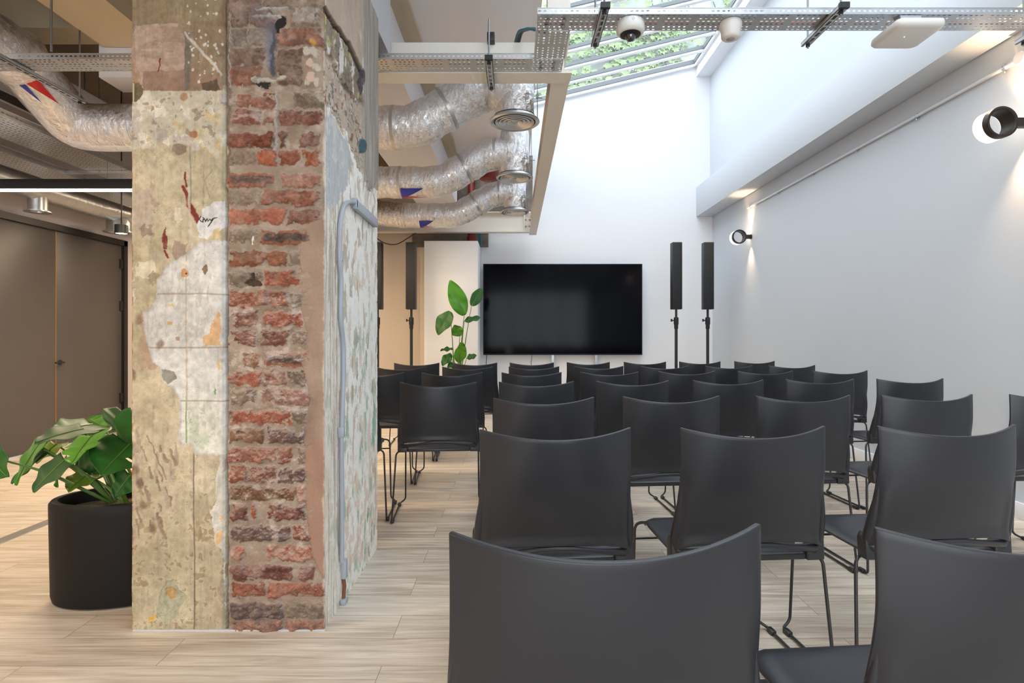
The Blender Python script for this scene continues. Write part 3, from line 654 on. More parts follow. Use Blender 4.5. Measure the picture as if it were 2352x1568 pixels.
# rows as seen: (left corner x, right corner x) of the back's top edge, distance of the row, and slant
ROWS = [
 ('nearest row', [(1033, 1757, .84), (1978, 2700, .86)], []),
 ('second row', [(1103, 1450, 1.735), (1557, 1900, 1.765), (2006, 2340, 1.80)], []),
 ('third row', [(1133, 1365, 2.60), (1430, 1653, 2.66), (1732, 1955, 2.69), (2018, 2238, 2.73), (2308, 2530, 2.76)], []),
 ('fourth row', [(1146, 1318, 3.50), (1368, 1537, 3.56), (1590, 1754, 3.62), (1803, 1962, 3.70), (2008, 2170, 3.74)], [(690, 866, 3.46), (920, 1095, 3.46)]),
 ('fifth row', [(1153, 1289, 4.38), (1332, 1467, 4.44), (1511, 1643, 4.52), (1691, 1823, 4.56), (1863, 1995, 4.60)], [(789, 926, 4.34), (970, 1107, 4.36)]),
 ('sixth row', [(1169, 1284, 5.20), (1318, 1432, 5.26), (1468, 1583, 5.30), (1617, 1730, 5.36), (1763, 1873, 5.42)], [(862, 980, 5.14), (1017, 1132, 5.18)]),
 ('furthest row', [(1171, 1272, 5.95), (1302, 1400, 6.05), (1432, 1530, 6.12), (1559, 1655, 6.2), (1685, 1780, 6.3)], [(906, 1009, 5.88), (1040, 1142, 5.92)]),
]
ORD = ['first', 'second', 'third', 'fourth', 'fifth']
proto = make_chair(); first = True; CH = {}
for (rn, right, left) in ROWS:
    for blk, lst in (('right', right), ('left', left)):
        for i, (a, b_, Y) in enumerate(lst):
            o = proto if first else copy_tree(proto); first = False
            X = ((a+b_)/2-CX)*Y/F
            rz = math.radians(4.4)
            off = .045   # the back's corners stand this far in front of the chair's origin
            o.location = (X+off*math.sin(rz), Y-off*math.cos(rz), 0); o.rotation_euler = (0, 0, rz)
            if blk == 'right':
                o['label'] = 'black plastic chair, %s from the aisle in the %s of the right block' % (ORD[i], rn)
            else:
                o['label'] = 'black plastic chair in the %s of the left block, %s' % (rn, 'nearer the pillar' if i == 0 else 'beside the aisle')
            o['group'] = 'black chairs set out in rows'
            CH[(rn, blk, i)] = o

# ---------------------------------------------------------------- brick pillar
def hashnoise(shape, cells, seed):
    """smooth value noise on an array of `shape`, with `cells` = (rows, cols) lattice cells"""
    rg = np.random.RandomState(seed); h, w_ = shape; ch, cw = max(1, int(cells[0])), max(1, int(cells[1]))
    g = rg.rand(ch+2, cw+2)
    yy = np.linspace(0, ch, h, endpoint=False); xx = np.linspace(0, cw, w_, endpoint=False)
    yi = yy.astype(int); xi = xx.astype(int); fy = yy-yi; fx = xx-xi; fy = fy*fy*(3-2*fy); fx = fx*fx*(3-2*fx)
    a = g[yi][:, xi]; b = g[yi][:, xi+1]; c_ = g[yi+1][:, xi]; d = g[yi+1][:, xi+1]
    return (a*(1-fx)+b*fx)*(1-fy)[:, None]+(c_*(1-fx)+d*fx)*fy[:, None]
def fbm(shape, size, cell, seed, oct=5, ax=(1, 1), gain=.55):
    """size = (height, width) in metres, cell = coarse cell size in metres, ax = stretch (vertical, horizontal)"""
    out = np.zeros(shape); amp = 1; tot = 0
    for k_ in range(oct):
        c_ = cell/2**k_; out += amp*hashnoise(shape, (size[0]/(c_*ax[0])+1, size[1]/(c_*ax[1])+1), seed*31+k_); tot += amp; amp *= gain
    return out/tot
def ss(a, b, x): t = np.clip((x-a)/(b-a), 0, 1); return t*t*(3-2*t)
def inpoly(px, py, poly):
    ins = np.zeros(px.shape, bool); n = len(poly)
    for i in range(n):
        x1, y1 = poly[i]; x2, y2 = poly[(i+1) % n]
        if y1 == y2: continue
        c_ = ((y1 > py) != (y2 > py)) & (px < (x2-x1)*(py-y1)/(y2-y1)+x1); ins ^= c_
    return ins
def segd(px, py, x1, y1, x2, y2):
    dx, dy = x2-x1, y2-y1; t = np.clip(((px-x1)*dx+(py-y1)*dy)/(dx*dx+dy*dy+1e-9), 0, 1)
    return np.hypot(px-(x1+t*dx), py-(y1+t*dy))
def mixc(c, col, m): col = np.asarray(col, float); return c*(1-m[..., None])+col*m[..., None]

PM = bpy.data.materials.new('weathered_pillar'); PM.use_nodes = True
_n = PM.node_tree.nodes; _b = _n['Principled BSDF']; _a = _n.new('ShaderNodeAttribute'); _a.attribute_name = 'Col'
PM.node_tree.links.new(_a.outputs['Color'], _b.inputs['Base Color']); _b.inputs['Roughness'].default_value = .8
_t = _n.new('ShaderNodeTexNoise'); _t.inputs['Scale'].default_value = 260; _t.inputs['Detail'].default_value = 4
_p = _n.new('ShaderNodeBump'); _p.inputs['Strength'].default_value = .35; _p.inputs['Distance'].default_value = .002
PM.node_tree.links.new(_t.outputs['Fac'], _p.inputs['Height']); PM.node_tree.links.new(_p.outputs[0], _b.inputs['Normal'])

def relief(name, pos, hgt, nrm, col, parent):
    """pos (h,w,3) base positions, hgt (h,w) outward height, nrm outward normal"""
    h, w_ = hgt.shape; v = pos+hgt[..., None]*np.asarray(nrm)
    me = bpy.data.meshes.new(name); nf = (h-1)*(w_-1)
    me.vertices.add(h*w_); me.vertices.foreach_set('co', v.reshape(-1))
    idx = np.arange(h*w_).reshape(h, w_)
    q = np.stack([idx[:-1, :-1], idx[1:, :-1], idx[1:, 1:], idx[:-1, 1:]], -1).reshape(-1)
    me.loops.add(nf*4); me.loops.foreach_set('vertex_index', q.astype(np.int32))
    me.polygons.add(nf); me.polygons.foreach_set('loop_start', np.arange(0, nf*4, 4, dtype=np.int32))
    me.update(calc_edges=True)
    at_ = me.color_attributes.new('Col', 'FLOAT_COLOR', 'POINT')
    cc = np.ones((h, w_, 4)); cc[..., :3] = lin(np.clip(col, 0, 255)); at_.data.foreach_set('color', cc.reshape(-1))
    me.polygons.foreach_set('use_smooth', [True]*nf); me.materials.append(PM)
    o = bpy.data.objects.new(name, me); COL.objects.link(o); o.parent = parent; return o

pil = empty('pillar', (0, 0, 0), label='old exposed pillar of plaster and red brick, stripped back and unrepaired', cat='pillar')
PX0, PX1, PY0, PY1 = -1.495, -.742, 2.22, 3.08
GX = -1.130  # between plaster and brick
ZT = 2.56
MB().box(PX0+.006, PX1-.02, PY0+.055, PY1, 0, 3.6).build('core', mat('pillar_core', rgb(176, 164, 146), .85, bump=.5, bscale=30, var=.2, vscale=6), pil)
MB().box(PX0+.004, PX1-.004, PY0+.012, PY0+.06, ZT-.01, 3.6).box(PX1-.02, PX1-.004, PY0+.02, PY1, ZT-.01, 3.6).build('upper_render', bpy.data.materials['pillar_core'], pil)
MB().box(PX0+.002, PX0+.008, PY0+.004, PY1, 0, ZT).build('left_face', mat('plaster_left', rgb(186, 174, 140), .85, bump=.4, bscale=40, var=.2, vscale=9), pil)
RES = .0022
# --- plaster face (front, left)
def plaster():
    W_ = GX-PX0; nh, nw = int(ZT/RES), int(W_/RES)
    X = np.linspace(PX0, GX, nw)[None, :].repeat(nh, 0); Z = np.linspace(0, ZT, nh)[:, None].repeat(nw, 1)
    px = CX+X*F/PY0; py = CY-(Z-H)*F/PY0; S = (nh, nw); size = (ZT, W_)
    n1 = fbm(S, size, .12, 1); n2 = fbm(S, size, .03, 2); n3 = fbm(S, size, .012, 3, 3); n4 = fbm(S, size, .05, 4, 4, (3, .6)); n5 = fbm(S, size, .25, 5, 4)
    n6 = fbm(S, size, .02, 6, 4); n7 = fbm(S, size, .06, 7, 5)
    jx = (n2-.5)*26+(n3-.5)*10; jy = (fbm(S, size, .03, 8)-.5)*26+(n6-.5)*8
    qx, qy = px+jx, py+jy; hx, hy = px+jx*.35, py+jy*.35
    c = np.zeros(S+(3,))+np.array([198, 184, 155]); hgt = np.zeros(S)
    c = c+(n5-.5)[..., None]*np.array([34, 34, 40])+(n2-.5)[..., None]*22
    c = mixc(c, (180, 166, 134), ss(.55, .66, n1)*.6)
    c = mixc(c, (150, 130, 100), ss(.64, .70, n7)*ss(1000, 1250, py)*.7)
    # lower zone pitting
    pit = ss(.66, .72, n6)*ss(900, 1250, py); c = mixc(c, (128, 108, 84), pit*.55); hgt -= pit*.0015
    # scrapes: small vertical gouges
    sc_ = ss(.67, .73, n4)*ss(.45, .6, n7); c = mixc(c, (150, 130, 116), sc_*.6); hgt -= sc_*.001
    def patch(poly, col, dh=0., jit=1., st=1.):
        nonlocal c, hgt
        x, y = (qx, qy) if jit == 1 else (px+jx*jit, py+jy*jit)
        m = inpoly(x, y, poly).astype(float)*st
        c = mixc(c, col, m) if not callable(col) else c*(1-m[..., None])+col()*m[..., None]; hgt += m*dh
        return m
    def spots(col, th, noise, y0, y1, dh=0, st=.9):
        nonlocal c, hgt
        m = ss(th, th+.012, noise)*ss(y0-12, y0+12, py)*ss(y1+12, y1-12, py)*st; c = mixc(c, col, m); hgt += m*dh
    # the mottled cream and grey band
    patch([(300, 205), (520, 205), (520, 290), (498, 372), (470, 330), (440, 345), (420, 325), (395, 340), (360, 325), (335, 345), (300, 350)], (204, 194, 174), .0006)
    spots((196, 184, 176), .56, n1, 215, 330); spots((222, 214, 198), .58, n7, 215, 335); spots((160, 144, 130), .63, n2, 215, 330, -.001)
    spots((206, 176, 122), .66, fbm(S, size, .035, 11), 240, 345, 0, .7)
    for (a, b, rx, ry, col) in ((422, 222, 9, 10, (182, 148, 112)), (446, 309, 9, 8, (168, 122, 84)), (310, 260, 12, 10, (196, 184, 170)), (368, 308, 15, 15, (188, 176, 166)), (413, 342, 16, 12, (140, 122, 106)), (450, 340, 9, 8, (220, 212, 204))):
        m = ss(1.15, .9, np.hypot((hx-a)/rx, (hy-b)/ry)); c = mixc(c, col, m)
    # upper brown zone and pink-beige render patch
    patch([(290, -80), (530, -80), (530, 188), (488, 205), (290, 209)], (146, 124, 98), -.001, .2)
    m = ss(.5, .62, n5)*ss(190, 170, py); c = mixc(c, (128, 104, 82), m*.5)
    patch([(290, -80), (512, -80), (512, -10), (500, 45), (420, 52), (310, 58), (290, 60)], (150, 132, 102), -.0012, .3, .8)
    spots((168, 152, 128), .62, n4, -60, 150, 0, .5)
    patch([(310, 58), (408, 52), (424, 90), (424, 208), (330, 208), (312, 170), (304, 110)], (182, 158, 140), .0015, .35)
    m = ss(.52, .6, fbm(S, size, .05, 13, 4, (.5, 1.6)))*inpoly(hx, hy, [(315, 60), (420, 60), (424, 205), (330, 205)])*.6; c = mixc(c, (158, 132, 114), m)
    patch([(330, 165), (424, 160), (510, 175), (510, 209), (330, 209)], (150, 118, 98), .0008, .3, .8)
    patch([(296, 185), (327, 195), (326, 215), (312, 235), (300, 232)], (120, 104, 78), -.006, .3)
    patch([(290, 130), (306, 60), (312, 150), (328, 188), (300, 192)], (176, 142, 118), .004, .3, .8)
    patch([(424, 75), (436, 78), (440, 110), (434, 208), (424, 208)], (122, 112, 98), .0012, .15)
    m = np.clip(1-segd(hx, hy, 424, 75, 508, 172)/4, 0, 1); c = mixc(c, (206, 196, 184), ss(0, .5, m)); hgt += m*.003
    m = np.clip(1-segd(hx, hy, 366, 165, 371, 135)/2.2, 0, 1); c = mixc(c, (120, 40, 30), ss(0, .5, m))
    for k_ in range(46):
        rr = random.Random(k_*5+1); a, b = rr.uniform(430, 512), rr.uniform(-10, 190); s_ = rr.uniform(1.2, 4.2)
        m = ss(s_+1, s_-.5, np.hypot((hx-a)*1.2, hy-b)); c = mixc(c, (222, 214, 204), m*.9)
    patch([(462, 190), (500, 182), (505, 209), (470, 207)], (96, 80, 62), -.003, .5)
    # khaki zone details
    patch([(308, 440), (345, 430), (355, 470), (350, 545), (318, 548), (305, 500)], (192, 176, 156), -.0006)
    patch([(315, 520), (340, 505), (350, 535), (330, 550)], (140, 122, 104), -.0006, 1, .7)
    patch([(398, 480), (418, 470), (420, 500), (405, 512), (392, 498)], (220, 210, 184), -.0006)
    patch([(315, 605), (350, 600), (362, 625), (345, 640), (316, 632)], (220, 210, 184), -.0006)
    patch([(297, 590), (310, 600), (306, 700), (297, 710)], (218, 210, 192), -.0006)
    patch([(395, 555), (430, 560), (428, 590), (400, 600)], (170, 148, 128), -.0008)
    patch([(336, 630), (372, 628), (366, 650), (345, 655)], (148, 132, 100), 0, 1, .7)
    patch([(370, 548), (380, 520), (386, 548), (382, 572), (374, 572)], (116, 40, 34), .0002, .4)
    for (a, b, a2, b2, w_) in ((420, 428, 434, 470, 5), (434, 470, 452, 506, 9), (376, 575, 386, 592, 3), (424, 395, 428, 430, 3)):
        m = np.clip(1-segd(hx, hy, a, b, a2, b2)/w_, 0, 1); c = mixc(c, (124, 46, 38), ss(.1, .5, m))
    patch([(430, 430), (440, 430), (436, 500), (446, 560), (434, 566)], (206, 196, 176), -.0004, .4, .8)
    patch([(320, 715), (336, 720), (345, 800), (365, 845), (330, 848), (316, 830), (320, 760)], (186, 158, 132), -.0008, 1, .8)
    # white patch and its small upper lobe
    WP = [(520, 551), (459, 560), (436, 580), (396, 601), (376, 626), (364, 656), (360, 686), (351, 712), (331, 719), (333, 752), (340, 792), (350, 822), (371, 845), (380, 875), (398, 888), (413, 915), (414, 1011), (418, 1020), (442, 1013), (449, 1040), (492, 1043), (520, 1043)]
    m = patch(WP, (220, 217, 212), -.0010, .28)
    wm = m
    c = c+(m*(n5-.5)*22)[..., None]+(m*(n2-.5)*10)[..., None]
    g = m*ss(880, 1000, py)*ss(.47, .62, fbm(S, size, .05, 21)); c = mixc(c, (168, 188, 158), g*.75)
    c = mixc(c, (226, 222, 206), m*ss(860, 960, py)*.5)
    rim = np.clip(sum(inpoly(hx+dx, hy+dy, WP).astype(float) for dx, dy in ((3, 0), (-3, 0), (0, 3), (0, -3)))/4, 0, 1); e = (rim*(1-rim)*4)*(hx < 505)
    c = mixc(c, (206, 204, 204), np.clip(e, 0, 1)*.8); hgt += np.clip(e, 0, 1)*.0009
    for yy_ in (675, 798, 920):
        m2 = ss(2.6, .8, np.abs(py-yy_+(n1-.5)*4))*wm; c = mixc(c, (170, 152, 136), m2*.75); hgt -= m2*.001
    m2 = ss(3.0, .8, np.abs(px-427.5+(n1-.5)*5))*wm; c = mixc(c, (196, 180, 160), m2*.8); hgt += m2*.0006
    m2 = ss(2.4, .8, np.abs(px-427.5+(n1-.5)*5))*wm*ss(900, 960, py); c = mixc(c, (110, 150, 100), m2*.7)
    patch([(516, 464), (492, 464), (466, 481), (452, 517), (458, 545), (478, 552), (500, 538), (516, 520)], (222, 220, 218), .0006, .3)
    for poly, col in (([(505, 715), (495, 725), (478, 765), (465, 775), (470, 795), (505, 795)], (218, 176, 132)), ([(490, 528), (505, 525), (503, 550), (480, 552)], (224, 198, 150)),
                      ([(372, 848), (402, 855), (404, 870), (388, 880), (376, 868)], (152, 148, 136)), ([(500, 820), (508, 825), (505, 852), (498, 845)], (228, 200, 150)),
                      ([(384, 740), (400, 738), (398, 746), (384, 748)], (216, 176, 128)), ([(385, 696), (398, 697), (397, 701), (386, 701)], (222, 190, 130)),
                      ([(468, 610), (476, 605), (478, 618), (472, 630), (466, 620)], (140, 112, 84)), ([(408, 596), (432, 600), (428, 622), (412, 616)], (228, 216, 200)),
                      ([(404, 775), (414, 772), (414, 782), (404, 783)], (186, 156, 130)), ([(492, 890), (497, 895), (494, 909), (489, 905)], (120, 160, 110))):
        patch(poly, col, -.0006, .4)
    m = ss(9, 7, np.hypot(hx-424, (hy-627)*.8)); c = mixc(c, (200, 150, 104), m); m = ss(2.5, 1.5, np.hypot(px-427, py-628)); c = mixc(c, (50, 30, 20), m); hgt -= m*.006
    # pen signature
    SG = [(461, 497), (458, 503), (461, 508), (467, 510), (466, 504), (470, 503), (472, 509), (476, 502), (478, 508), (483, 503), (485, 507), (489, 502), (486, 510), (480, 517), (478, 520), (487, 508), (492, 501), (499, 500)]
    sg = np.full(S, 9e9)
    for a, b in zip(SG, SG[1:]): sg = np.minimum(sg, segd(px, py, *a, *b))
    sg = np.minimum(sg, segd(px, py, 466, 499, 474, 508)); c = mixc(c, (30, 30, 38), ss(1.5, .6, sg))
    for (a, b, a2, b2) in ((468, 382, 468, 454), (489, 389, 470, 414), (470, 414, 482, 454)):
        m = ss(1.3, .4, segd(px, py, a, b, a2, b2)); c = mixc(c, (140, 128, 104), m*.7)
    # right strip and cream patch lower down
    patch([(505, 1043), (516, 1043), (516, 1447), (512, 1300), (510, 1262), (494, 1250), (490, 1210), (486, 1190), (482, 1178), (496, 1150), (494, 1100), (500, 1070)], (214, 208, 196), -.0008, .4)
    patch([(508, 1062), (519, 1050), (519, 1080), (508, 1082)], (196, 182, 174), .003, .5)
    patch([(505, 1180), (513, 1190), (510, 1200), (506, 1196)], (222, 182, 140), 0, .5); patch([(497, 1226), (512, 1220), (510, 1245), (498, 1255)], (224, 184, 136), 0, .5)
    patch([(450, 1080), (470, 1065), (492, 1085), (488, 1120), (470, 1130), (450, 1118), (424, 1138), (436, 1118), (446, 1100)], (214, 200, 172), -.0006)
    m2 = ss(2.2, .8, np.abs(px-444-(py-1045)*.008+(n1-.5)*4))*ss(1035, 1050, py); c = mixc(c, (122, 110, 92), m2*.9); hgt -= m2*.002
    m2 = ss(2.4, 1., np.abs(px-438+(n1-.5)*3))*ss(332, 340, py)*ss(475, 460, py); c = mixc(c, (150, 146, 132), m2*.9)
    # hollow with ochre stain near the foot
    m = patch([(372, 1350), (385, 1332), (404, 1332), (408, 1352), (428, 1368), (415, 1395), (400, 1420), (380, 1432), (358, 1412), (364, 1380)], (176, 172, 146), -.0025, .3)
    patch([(378, 1350), (392, 1345), (404, 1355), (404, 1370), (390, 1376), (378, 1364)], (180, 148, 98), -.002, .4)
    patch([(340, 1420), (350, 1415), (358, 1418), (345, 1432)], (214, 170, 84), 0, .5)
    # gouges in a field left centre-bottom
    for k_ in range(30):
        rr = random.Random(900+k_); a, b = rr.uniform(308, 392), rr.uniform(1015, 1210); L_ = rr.uniform(8, 34); sl_ = rr.uniform(-.1, .45); ww = rr.uniform(2.0, 5.5)
        m = ss(ww, ww*.4, segd(hx, hy, a, b, a+L_*sl_, b+L_)); c = mixc(c, (146, 124, 104) if k_ % 3 else (176, 160, 146), m*.75); hgt -= m*.0022
    m = ss(2, .8, segd(hx, hy, 339, 1000, 383, 1100)); c = mixc(c, (130, 112, 92), m*.7)
    for (a, b) in ((352, 1215), (310, 1080), (305, 860), (328, 1160), (322, 1110), (368, 790), (318, 735)):
        m = ss(12, 4, np.hypot(hx-a, (hy-b)*.7)); c = mixc(c, (120, 92, 74), m*.6); hgt -= m*.002
    # rusty left arris
    e = ss(.45, .60, fbm(S, size, .035, 31, 4))*ss(308, 301, px)*ss(300, 420, py); c = mixc(c, (146, 76, 42), e*.85)
    c = mixc(c, (118, 96, 76), ss(304, 300, px)*.5)
    c = c+(n3-.5)[..., None]*20+(np.random.RandomState(3).rand(*S)-.5)[..., None]*8
    c = np.where((np.random.RandomState(8).rand(*S) > .9965)[..., None], c*.62, c)
    c = c*(1+(n6-.5)*.22+(n7-.5)*.16+(n5-.5)*.12)[..., None]
    ck = ss(.007, .0, np.abs(n7-.52))*ss(.5, .6, n5); c = c*(1-.22*ck)[..., None]; hgt -= ck*.0006
    gr_ = ss(.57, .66, fbm(S, size, .018, 90, 4, (1.6, .8)))*ss(.45, .6, n1); c = mixc(c, (170, 156, 138), gr_*.35)
    dr = ss(.60, .68, fbm(S, size, .02, 91, 4, (8, .7))); c = c*(1-.05*dr)[..., None]
    c = c*.955
    hgt += (n2-.5)*.0032+(n1-.5)*.005+(n3-.5)*.0012
    hgt -= ss(304, 299, px)*.004*(.5+n2); hgt -= ss(508, 516, px+jx*.3)*.008
    hgt[:, 0] = -.05; hgt[:, -1] = -.055; hgt[-1, :] = -.02
    pos = np.stack([X, np.full(S, PY0), Z], -1); relief('plaster_face', pos, hgt, (0, -1, 0), c, pil)
plaster()
# --- brick face (front, right)
def bricks():
    X0, X1 = GX, PX1; W_ = X1-X0; nh, nw = int(ZT/RES), int(W_/RES)
    X = np.linspace(X0, X1, nw)[None, :].repeat(nh, 0); Z = np.linspace(0, ZT, nh)[:, None].repeat(nw, 1)
    px = CX+X*F/PY0; py = CY-(Z-H)*F/PY0; S = (nh, nw); size = (ZT, W_)
    n1 = fbm(S, size, .10, 41); n2 = fbm(S, size, .03, 42); n3 = fbm(S, size, .010, 43, 3); n5 = fbm(S, size, .22, 44, 3); n6 = fbm(S, size, .045, 46, 5)
    ef = fbm(S, size, .05, 47, 5, (.7, 1.4))
    n8 = fbm(S, size, .07, 81, 4); n9 = fbm(S, size, .035, 82, 5); jx = (n2-.5)*15+(n3-.5)*8+(n1-.5)*14; jy = (fbm(S, size, .028, 48)-.5)*13+(fbm(S, size, .01, 49, 3)-.5)*6+(n8-.5)*12
    qx, qy = px+jx, py+jy
    c = np.zeros(S+(3,))+np.array([150, 134, 118]); c = c+(n1-.5)[..., None]*50+(n2-.5)[..., None]*34
    c = mixc(c, (126, 106, 88), ss(.5, .66, n6)*.6)
    hgt = -.012+(n2-.5)*.010+(n3-.5)*.004
    cols0 = dict(R=(170, 84, 58), O=(186, 106, 66), D=(136, 76, 62), P=(164, 104, 84), B=(82, 62, 58), K=(112, 80, 72), G=(146, 128, 108), Y=(152, 106, 70), F=(200, 92, 54), N=(148, 98, 82), W=(172, 160, 148), M=(150, 122, 108), L=(178, 124, 108))
    cols = {k_: tuple(np.array(v_, float)*.58+np.array((118, 98, 86.))*.32) for k_, v_ in cols0.items()}
    T = {
     5: [(520, 600, 'M'), (605, 668, 'G'), (672, 745, 'G')], 38: [(530, 570, 'M'), (574, 628, 'M'), (669, 737, 'W')], 84: [(528, 568, 'W'), (570, 612, 'W'), (634, 700, 'P'), (700, 740, 'P')],
     132: [(530, 608, 'M'), (636, 694, 'M')], 174: [(530, 602, 'P'), (638, 690, 'M')],
     229: [(545, 633, 'P'), (672, 742, 'G')], 269: [(535, 598, 'D'), (602, 634, 'P'), (644, 738, 'P')], 322: [(517, 634, 'R'), (642, 660, 'D'), (690, 734, 'N')],
     361: [(527, 586, 'G'), (590, 636, 'F'), (640, 694, 'R'), (697, 737, 'F')], 415: [(526, 627, 'B'), (644, 735, 'P')], 454: [(524, 600, 'G'), (604, 732, 'R')],
     497: [(525, 655, 'R'), (660, 735, 'P')], 543: [(527, 590, 'G'), (600, 742, 'B')], 593: [(527, 660, 'O'), (664, 690, 'G')], 639: [(527, 600, 'G'), (606, 688, 'R')],
     686: [(523, 660, 'R'), (664, 690, 'G')], 732: [(532, 590, 'P'), (600, 696, 'R')], 775: [(527, 592, 'D'), (598, 660, 'D'), (667, 704, 'G')], 825: [(558, 596, 'Y'), (604, 702, 'B')],
     868: [(525, 600, 'R'), (603, 655, 'P'), (660, 704, 'G')], 911: [(530, 590, 'G'), (602, 718, 'L')], 958: [(525, 666, 'R'), (669, 704, 'G')], 1001: [(529, 604, 'Y'), (614, 706, 'K')],
     1046: [(524, 668, 'R'), (682, 706, 'M')], 1089: [(526, 564, 'R'), (570, 634, 'P'), (640, 706, 'K')], 1132: [(530, 680, 'Y'), (684, 706, 'L')], 1176: [(530, 568, 'D'), (578, 598, 'F'), (612, 702, 'D')],
     1225: [(530, 666, 'K'), (672, 706, 'R')], 1272: [(530, 562, 'R'), (612, 722, 'R')], 1315: [(530, 672, 'D'), (688, 722, 'P')], 1355: [(530, 610, 'R'), (616, 750, 'R')], 1404: [(530, 652, 'K'), (660, 748, 'G')], 1442: [(530, 650, 'P'), (655, 748, 'P')]}
    ys = sorted(T)
    bm = np.zeros(S); rg = random.Random(12)
    for i, yc in enumerate(ys):
        hh = 17.5 if yc > 200 else (21 if yc != 38 else 22)
        for (a, b, k_) in T[yc]:
            d = np.minimum(np.minimum(qx-a, b-qx), np.minimum(qy-(yc-hh), (yc+hh)-qy)) - 9*ss(.60, .72, n9)
            m = ss(-1.5, 2.5, d); col = np.array(cols[k_], float)+rg.uniform(-10, 10)
            col = col*(.9+.2*rg.random()); cc = col+(n6-.5)[..., None]*70+(n3-.5)[..., None]*44+(n5-.5)[..., None]*20
            dk = ss(.56, .66, fbm(S, size, .04, int(yc)+50, 4))
            if k_ in 'RPDOL': cc = mixc(cc, col*.66+np.array([8, 6, 8]), dk*.55)
            if k_ == 'B':
                bd = ss(10, 5, d); cc = mixc(cc, (166, 96, 64), bd*.7)
            if k_ == 'K': cc = mixc(cc, (78, 62, 62), ss(.5, .6, n6)*.7)
            c = c*(1-m[..., None])+cc*m[..., None]
            base = rg.uniform(-.002, .006)+(.012 if (yc == 38 and k_ == 'W') else 0); tilt = rg.uniform(-.004, .004)*(qx-(a+b)/2)/40+rg.uniform(-.003, .003)*(qy-yc)/18
            rough = .010 if yc > 1030 or 620 < yc < 850 else .006
            prof = base+tilt+(n6-.5)*rough*2.4+(n2-.5)*rough*1.8+(n9-.5)*rough*1.5+np.abs(n1-.5)*-.012+.004*ss(0, 9, d)
            if k_ == 'G': prof -= .004
            hgt = hgt*(1-m)+prof*m; bm = np.maximum(bm, m)
    # white salts brushed over edges of the bricks
    e = ss(.52, .62, ef)*ss(.35, .6, n2); sl_ = np.gradient(hgt, axis=0)*1000; e2 = ss(.15, 1.0, -sl_)*.55
    zone = .35+.5*ss(640, 700, py)*ss(1340, 1200, py)+.3*ss(190, 210, py)*ss(300, 250, py)
    c = mixc(c, (206, 192, 184), np.clip(e*.55*zone+e2*zone*.8, 0, .75)); c = mixc(c, (150, 128, 112), ss(.58, .66, n8)*.35)
    # dark streak in the top chase; hole and slot have deep shade painted in
    m = ss(14, 3, segd(qx, qy, 622, 60, 625, 160)); c = mixc(c, (66, 68, 82), m*.9); hgt -= m*.012
    m = ss(7, 2, segd(qx, qy, 617, 70, 618, 150)); c = mixc(c, (140, 146, 166), m*.5)
    m = ss(1.15, .9, np.hypot((qx-642-(qy-55)*-.25)/13, (qy-55)/19)); c = mixc(c, (22, 16, 16), m); hgt = hgt*(1-m)-.05*m
    m = inpoly(qx, qy, [(583, 189), (624, 187), (620, 203), (600, 202)]).astype(float); c = mixc(c, (30, 26, 26), m); hgt = hgt*(1-m)-.045*m
    m = ss(6, 3, segd(qx, qy, 586, 186, 655, 182)); c = mixc(c, (178, 170, 158), m); hgt += m*.014
    m = ss(5, 2, segd(qx, qy, 585, 42, 640, 36))+ss(5, 2, segd(qx, qy, 592, 26, 655, 24)); m = np.clip(m, 0, 1); c = mixc(c, (172, 166, 160), m); hgt += m*.010
    m = ss(30, 8, segd(qx, qy, 590, 30, 610, 60)); c = mixc(c, (120, 112, 118), m*.45)
    m = ss(9, 3, np.hypot(qx-722, qy-100)); c = mixc(c, (204, 156, 70), m*.8)
    for (a, b, r_) in ((705, 120, 10), (722, 118, 12), (712, 145, 9), (726, 150, 9), (716, 175, 12), (728, 190, 8), (735, 160, 8), (706, 190, 8)):
        m = ss(1.1, .85, np.hypot((qx-a)/r_, (qy-b)/r_/1.1)); c = mixc(c, (198, 170, 154) if b % 2 else (186, 176, 162), m*.9); hgt = np.maximum(hgt, m*.012-.008+.004*np.sin(a))
    m = np.clip(ss(5, 1.5, segd(qx, qy, 637, 208, 634, 345))+ss(4, 1, segd(qx, qy, 527, 30, 530, 200)), 0, 1); c = mixc(c, (164, 158, 150), m*.8); hgt += m*.006
    m = ss(.50, .60, ef)*ss(215, 230, py)*ss(300, 280, py); c = mixc(c, (186, 176, 168), m*.45)
    m = np.clip(ss(3, 1, segd(qx, qy, 580, 541, 576, 562)), 0, 1); c = mixc(c, (232, 228, 222), m)
    # hollow in the mortar
    m = inpoly(qx, qy, [(560, 648), (575, 640), (580, 622), (586, 640), (600, 646), (602, 660), (575, 656)]).astype(float); c = mixc(c, (92, 70, 56), m); hgt -= m*.02
    # smeared plaster band down the right side
    SM = [(691, 560), (694, 525), (712, 510), (752, 500), (752, 1345), (738, 1320), (722, 1290), (712, 1250), (706, 1200), (704, 1130), (700, 1050), (697, 980), (712, 915), (706, 880), (694, 830), (704, 760), (690, 700), (697, 640), (688, 600)]
    m = ss(.0, 1, inpoly(px+jx*.5, py+jy*.5, SM).astype(float)); scol = np.array([154, 130, 114])+(n1-.5)[..., None]*46+(fbm(S, size, .08, 77, 4, (2.5, .8))-.5)[..., None]*40
    scol = mixc(scol, (156, 118, 98), ss(980, 1040, py)*.7); scol = mixc(scol, (156, 132, 114), ss(780, 700, py)*.35)
    wear = 1-.75*ss(.60, .66, fbm(S, size, .06, 78, 4, (.6, 1.4)))*ss(730, 700, px)
    m = m*wear; c = c*(1-m[..., None])+scol*m[..., None]; hgt = hgt*(1-m)+(-.001+(n1-.5)*.003)*m
